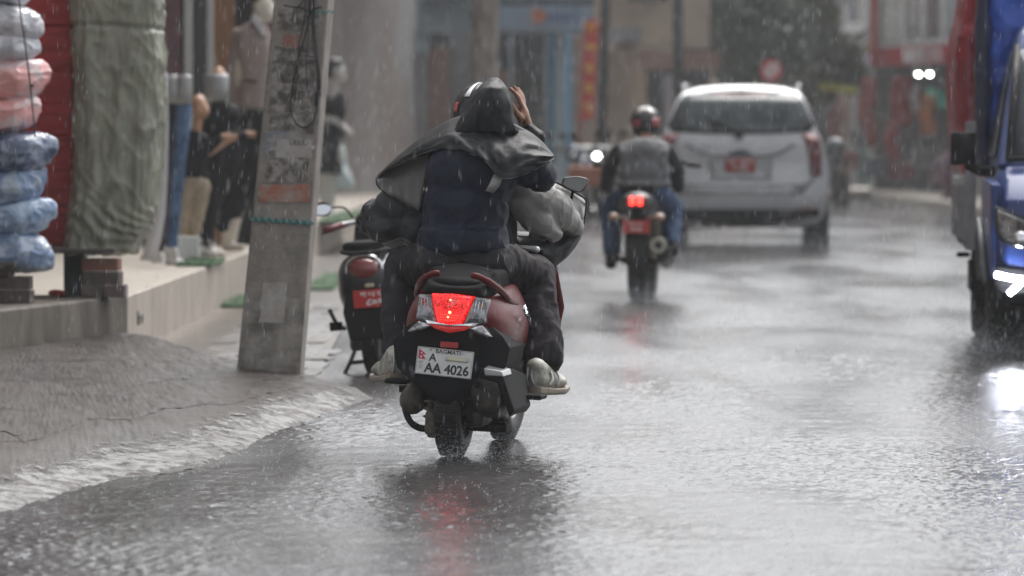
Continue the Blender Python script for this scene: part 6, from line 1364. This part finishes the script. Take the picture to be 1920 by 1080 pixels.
# door mirror on its arm
m = MB(); m.tube([(.0, .72, 1.02), (-.08, .68, 1.02), (-.14, .62, 1.05)], [.03, .026, .03], 10); m.build('mirror_arm', BLK, tr_, smooth=True)
m = MB(); c = (-.17, .60, 1.145); m.box(c, (.14, .09, .185)); m.ell((c[0], c[1] - .03, c[2]), (.066, .05, .09)); blob('door_mirror', m, BLK, tr_, voxel=.008, smooth=5)
MB().box((-.17, .648, 1.145), (.12, .006, .16)).build('mirror_glass', MIRR, tr_)
# cargo bed with pale drop side
BED = mat('pale_bed_side', (.40, .39, .40), .4, coat=.5, col2=(.22, .21, .22), nscale=5, bump=.001, bscale=80)
m = MB(); m.bx((-.10, 2.0, .55), (1.8, 4.7, .62)); m.build('bed_floor', BLK, tr_, bevel=.01)
m = MB(); m.bx((-.12, 2.0, .60), (-.08, 4.7, .92)); 
for k in range(6): m.bx((-.135, 2.05 + k*.52, .60), (-.12, 2.10 + k*.52, .92))
m.build('drop_side', BED, tr_, bevel=.004)
m = MB(); m.bx((-.125, 2.0, .93), (-.085, 4.7, .96)); m.bx((-.12, 1.96, .55), (-.06, 2.0, 1.3)); m.build('bed_rail', BED, tr_, bevel=.004)
MB().bx((-.02, 1.94, .97), (1.7, 1.98, 1.0)).build('red_rail', mat('red_rail', (.5, .03, .02), .4, coat=.5), tr_)
MB().bx((1.78, 2.0, .60), (1.82, 4.7, .92)).build('drop_side', BED, tr_, bevel=.004)
MB().bx((.2, 1.0, .35), (1.5, 4.7, .55)).build('chassis', BLK, tr_, bevel=.02)
m = MB(); m.bx((-.16, 2.4, .50), (-.08, 2.44, .53)); m.bx((-.08, 2.3, .30), (0, 2.9, .48)); m.build('side_step', BLK, tr_, bevel=.01)
# load under tarpaulins: its own things
BT = mat('blue_tarp', (.03, .12, .60), .4, spec=.4, coat=.3, coat_rough=.25, bump=.003, bscale=24, bdetail=6, col2=(.01, .035, .22), nscale=4)
RT = mat('crimson_tarp', (.40, .015, .04), .4, coat=.5, coat_rough=.2, bump=.003, bscale=24, bdetail=6, col2=(.2, .01, .02), nscale=4)
NT = mat('navy_tarp', (.018, .025, .07), .4, coat=.5, coat_rough=.2, bump=.003, bscale=24)
A3 = math.cos(R(-3)), math.sin(R(-3))
def tw_(p): return (2.66 + p[0]*A3[0] - p[1]*A3[1], TY + p[0]*A3[1] + p[1]*A3[0], p[2])
def pack(nm, x0, x1, y0, y1, z0, z1, mt, lab, cat, w=.03, seed=1, bul=.08, lean=0):
    m = MB(); L = []
    for i in range(9):
        t = i / 8; z = lerp(z0, z1, t); b = bul * math.sin(math.pi * min(1, max(0, t*1.1))); o = lean * t
        L.append([tw_(p) for p in ((x0 - b + o, y0 + .06, z), (x0 - b + .06 + o, y0 - b*.3, z), (x1 + b - .06, y0 - b*.3, z), (x1 + b, y0 + .06, z), (x1 + b, y1, z), (x0 - b + o, y1, z))])
    m.loft(L); o = blob(nm, m, mt, voxel=.02, smooth=5, wrinkle=w, wscale=4.2, wstretch=(1, .8, 1), seed=seed); tag(o, lab, cat); return o
pack('load_cover', .05, 1.75, 2.02, 4.6, .99, 2.75, BT, 'bright blue tarpaulin over the load behind the truck cab', 'tarpaulin', .03, 3, .07)
pack('load_strip', -.05, .02, 1.99, 2.25, .98, 2.75, NT, 'dark navy cover strip at the front corner of the truck load', 'tarpaulin', .01, 4, .03, .04)
pack('red_cover', -.13, .2, 2.28, 4.4, .99, 2.45, RT, 'crimson tarpaulin bulging from the side of the truck load', 'tarpaulin', .018, 5, .08, .09)
# ---------------------------------------------------------------- far traffic and parked machines
HB = mat('far_headlight', (1, 1, .95), .3, emit=(1, 1, .93), estr=26)
for a, lab in ((1722, 'left one of two round lit lamps under the red signboard'), (1743, 'right one of two round lit lamps under the red signboard')):
    c = W(a, 138, 110); v = thing('shop_lamp', lab, 'lamp', (c.x, 110, c.z), (0, 0, 0), 'lit lamps under the red signboard')
    MB().ell(c, (.036, .03, .036)).build('bulb', HB, v, world=True, smooth=True)
    m = MB(); m.lathe([(.02, .10), (.05, .08), (.10, -.0), (.095, .0), (.045, .075)], c, 'z', 16); m.build('lamp_shade', GREYD, v, world=True, smooth=True); MB().tube([c + Vector((0, 0, .09)), c + Vector((0, 3.5, .5))], .012, 6).build('bracket', GREYD, v, world=True)
# machines parked below the banner
def far_bike(px, Yd, label, lit=False, col=None):
    x = W(px, 300, Yd).x; r = thing('parked_motorcycle', label, 'motorcycle', (x, Yd, .02), (0, R(3), R(170)), 'motorcycles parked by the blue shop')
    wheel(r, (0, 0, .3), .3, .1, .21); wheel(r, (0, -1.25, .3), .3, .12, .21)
    m = MB(); m.ell((0, -.45, .8), (.15, .35, .15)); m.ell((0, -.95, .78), (.13, .35, .08)); m.ell((0, .0, .95), (.14, .14, .15)); blob('body', m, col or PR, r, voxel=.03)
    m = MB(); m.tube([(-.36, -.1, 1.02), (0, 0, 1.05), (.36, -.1, 1.02)], .02, 8); m.tube([(-.08, 0, .3), (-.08, -.12, 1)], .03, 8); m.tube([(.08, 0, .3), (.08, -.12, 1)], .03, 8); m.build('handlebar', STEEL, r, smooth=True)
    MB().box((0, -.5, .45), (.26, .4, .35)).build('engine', GRIME, r, bevel=.05)
    m = MB(); m.ell((0, .13, .93), (.05, .03, .04)); m.build('headlight', mat('lit_headlight', (1, 1, 1), .2, emit=(1, 1, .98), estr=7) if lit else CHROME, r, smooth=True)
    for s in (-1, 1):
        m = MB(); m.tube([(s*.3, -.08, 1.03), (s*.34, -.08, 1.2)], .01, 6); m.ell((s*.36, -.08, 1.24), (.07, .02, .045)); m.build('mirror', BLK, r, smooth=True)
    return r
far_bike(1128, 82, 'dark motorcycle by the banner with a glowing round headlight', True)
far_bike(1083, 84, 'blue-grey motorcycle parked under the vertical banner', False, mat('dull_blue', (.05, .07, .13), .3, coat=1)); far_bike(1104, 88, 'black motorcycle parked second from the blue pillars')
far_bike(1570, 96, 'dark motorcycle parked near the yellow awning')
m = MB(); c = W(1105, 330, 80); m.box(c, (.62, .3, .28)); o = m.build('orange_crate', mat('orange_plastic', (.42, .13, .05), .5, col2=(.3, .09, .04)), bevel=.03); tag(o, 'orange crate low beside the parked motorcycles', 'crate')
# shoppers and goods at the far right pavement: counter and boxes
for k, (px, py, w, h, col) in enumerate(((1590, 300, .35, .3, (.3, .12, .09)), (1640, 315, .4, .35, (.1, .12, .16)), (1690, 320, .5, .3, (.2, .06, .07)), (1612, 262, .22, .3, (.16, .17, .18)), (1730, 300, .4, .4, (.2, .2, .2)), (1760, 320, .3, .5, (.26, .16, .2)))):
    o = MB().box(W(px, py, 108), (w, .4, h)).box(W(px, py + 14, 108), (w*1.1, .45, .05)).build('goods_box', mat('goods_%d' % k, col, .6, col2=tuple(a*.5 for a in col)), bevel=.02)
    tag(o, ['rust red box of goods right of the white car', 'dark blue-grey box of goods below the pink-red dress', 'maroon box of goods under the dark red clothes', 'grey box of goods behind the white car mirror', 'grey box of goods below the orange cloth', 'mauve box of goods nearest the truck'][k], 'box', 'goods set out at the far right shops')
# ---------------------------------------------------------------- rain, splashes, haze
RAINM = mat('rain_water', (.88, .9, .92), .12, coat=1, alpha=.5)
rg = np.random.default_rng(5)
def spindles(N, ylo, yhi, rad, len_, name, lab, seedpow=1.0, zt=4.5):
    V = []; F = []
    for i in range(N):
        y = ylo + (yhi - ylo) * rg.random() ** seedpow; hw = .11 * y + .6; x = rg.uniform(-hw, hw); z = rg.uniform(0.03, min(zt, 1.3 + .04 * y + 1.0)); L = len_ * rg.uniform(.5, 1.25); r = rad * rg.uniform(.6, 1.2)
        tl_ = L * (.05 + .05 * rg.normal()); o = len(V)
        V += [(x, y, z)] + [(x + r*math.cos(a) + tl_*.5, y + r*math.sin(a), z + L*.45) for a in (0, 2.09, 4.19)] + [(x + tl_, y, z + L)]
        F += [(o, o+2, o+1), (o, o+3, o+2), (o, o+1, o+3), (o+4, o+1, o+2), (o+4, o+2, o+3), (o+4, o+3, o+1)]
    mb = MB(); mb.v = V; mb.f = F; mb.m = [0]*len(F); o = mb.build(name, RAINM, fix=False); tag(o, lab, 'rain', kind='stuff'); return o
spindles(5600, 15, 30, .00095, .036, 'rain', 'falling raindrops, drawn long by their fall, around the riders', 1.0)
spindles(20000, 34, 112, .0034, .085, 'rain', 'dense falling rain further down the street', .8, 6)
# splashes: tiny crowns of droplets thrown up from the road
V = []; F = []
def drop(x, y, z, r):
    o = len(V); V.extend([(x, y, z + r), (x - r, y - r*.6, z - r*.6), (x + r, y - r*.6, z - r*.6), (x, y + r, z - r*.6)]); F.extend([(o, o+1, o+2), (o, o+2, o+3), (o, o+3, o+1), (o+1, o+3, o+2)])
for i in range(9000):
    y = 14 + 55 * rg.random() ** 1.7; x = rg.uniform(-.10*y - .2, .10*y + .4); z0 = 0
    if x < -0.65 and y < 32: z0 = .05
    k = rg.integers(2, 7); sz = rg.uniform(.4, 1.3)
    for j in range(k):
        a = rg.uniform(0, 6.28); q = rg.uniform(.002, .02) * sz; drop(x + q*math.cos(a), y + q*math.sin(a), z0 + rg.uniform(.001, .026) * sz, rg.uniform(.0008, .0024))
# mist of bouncing drops over the road further off
for i in range(16000):
    y = 40 + 75 * rg.random(); x = rg.uniform(-.02*y - 1.0, .10*y + .4); drop(x, y, .01 + .22 * rg.random() ** 2.2, rg.uniform(.002, .0055) * (y / 70))
# spray kicked up by the wheels
for (cx, cy_, sx, sy, sz, n, rr) in ((SX, 21.45, .14, .25, .07, 2600, .0011), (SX + .2, 22.7, .12, .25, .06, 1400, .0011), (2.67, 31.9, .16, .4, .13, 4000, .002), (2.8, 34.6, .2, .5, .16, 4000, .002), (MX, 41.9, .2, .5, .1, 2600, .0025), (3.1, 61.7, .35, .8, .22, 3500, .004), (1.75, 61.7, .35, .8, .22, 3500, .004)):
    for i in range(n):
        x = cx + rg.normal()*sx; y = cy_ - abs(rg.normal())*sy; z = abs(rg.normal())*sz*.7 + .002; drop(x, y, z, rr*rg.uniform(.5, 1.3))
mb = MB(); mb.v = V; mb.f = F; mb.m = [0]*len(F); o = mb.build('splashes', RAINM, fix=False); tag(o, 'tiny rain splashes and wheel spray on the road', 'splashes', kind='stuff')
# wet haze of the downpour: one closed box of even air
hm_ = bpy.data.materials.new('rain_haze'); hm_.use_nodes = True; nt = hm_.node_tree; nt.nodes.clear()
pv = nt.nodes.new('ShaderNodeVolumePrincipled'); pv.inputs['Color'].default_value = (.93, .95, .97, 1); pv.inputs['Density'].default_value = .0007; pv.inputs['Anisotropy'].default_value = .2
out = nt.nodes.new('ShaderNodeOutputMaterial'); nt.links.new(pv.outputs[0], out.inputs['Volume'])
hz = MB().bx((-70, -2, -1), (70, 440, 16)).build('haze', hm_); tag(hz, 'pale rain haze filling the street', 'haze', kind='stuff')
COL.flush()
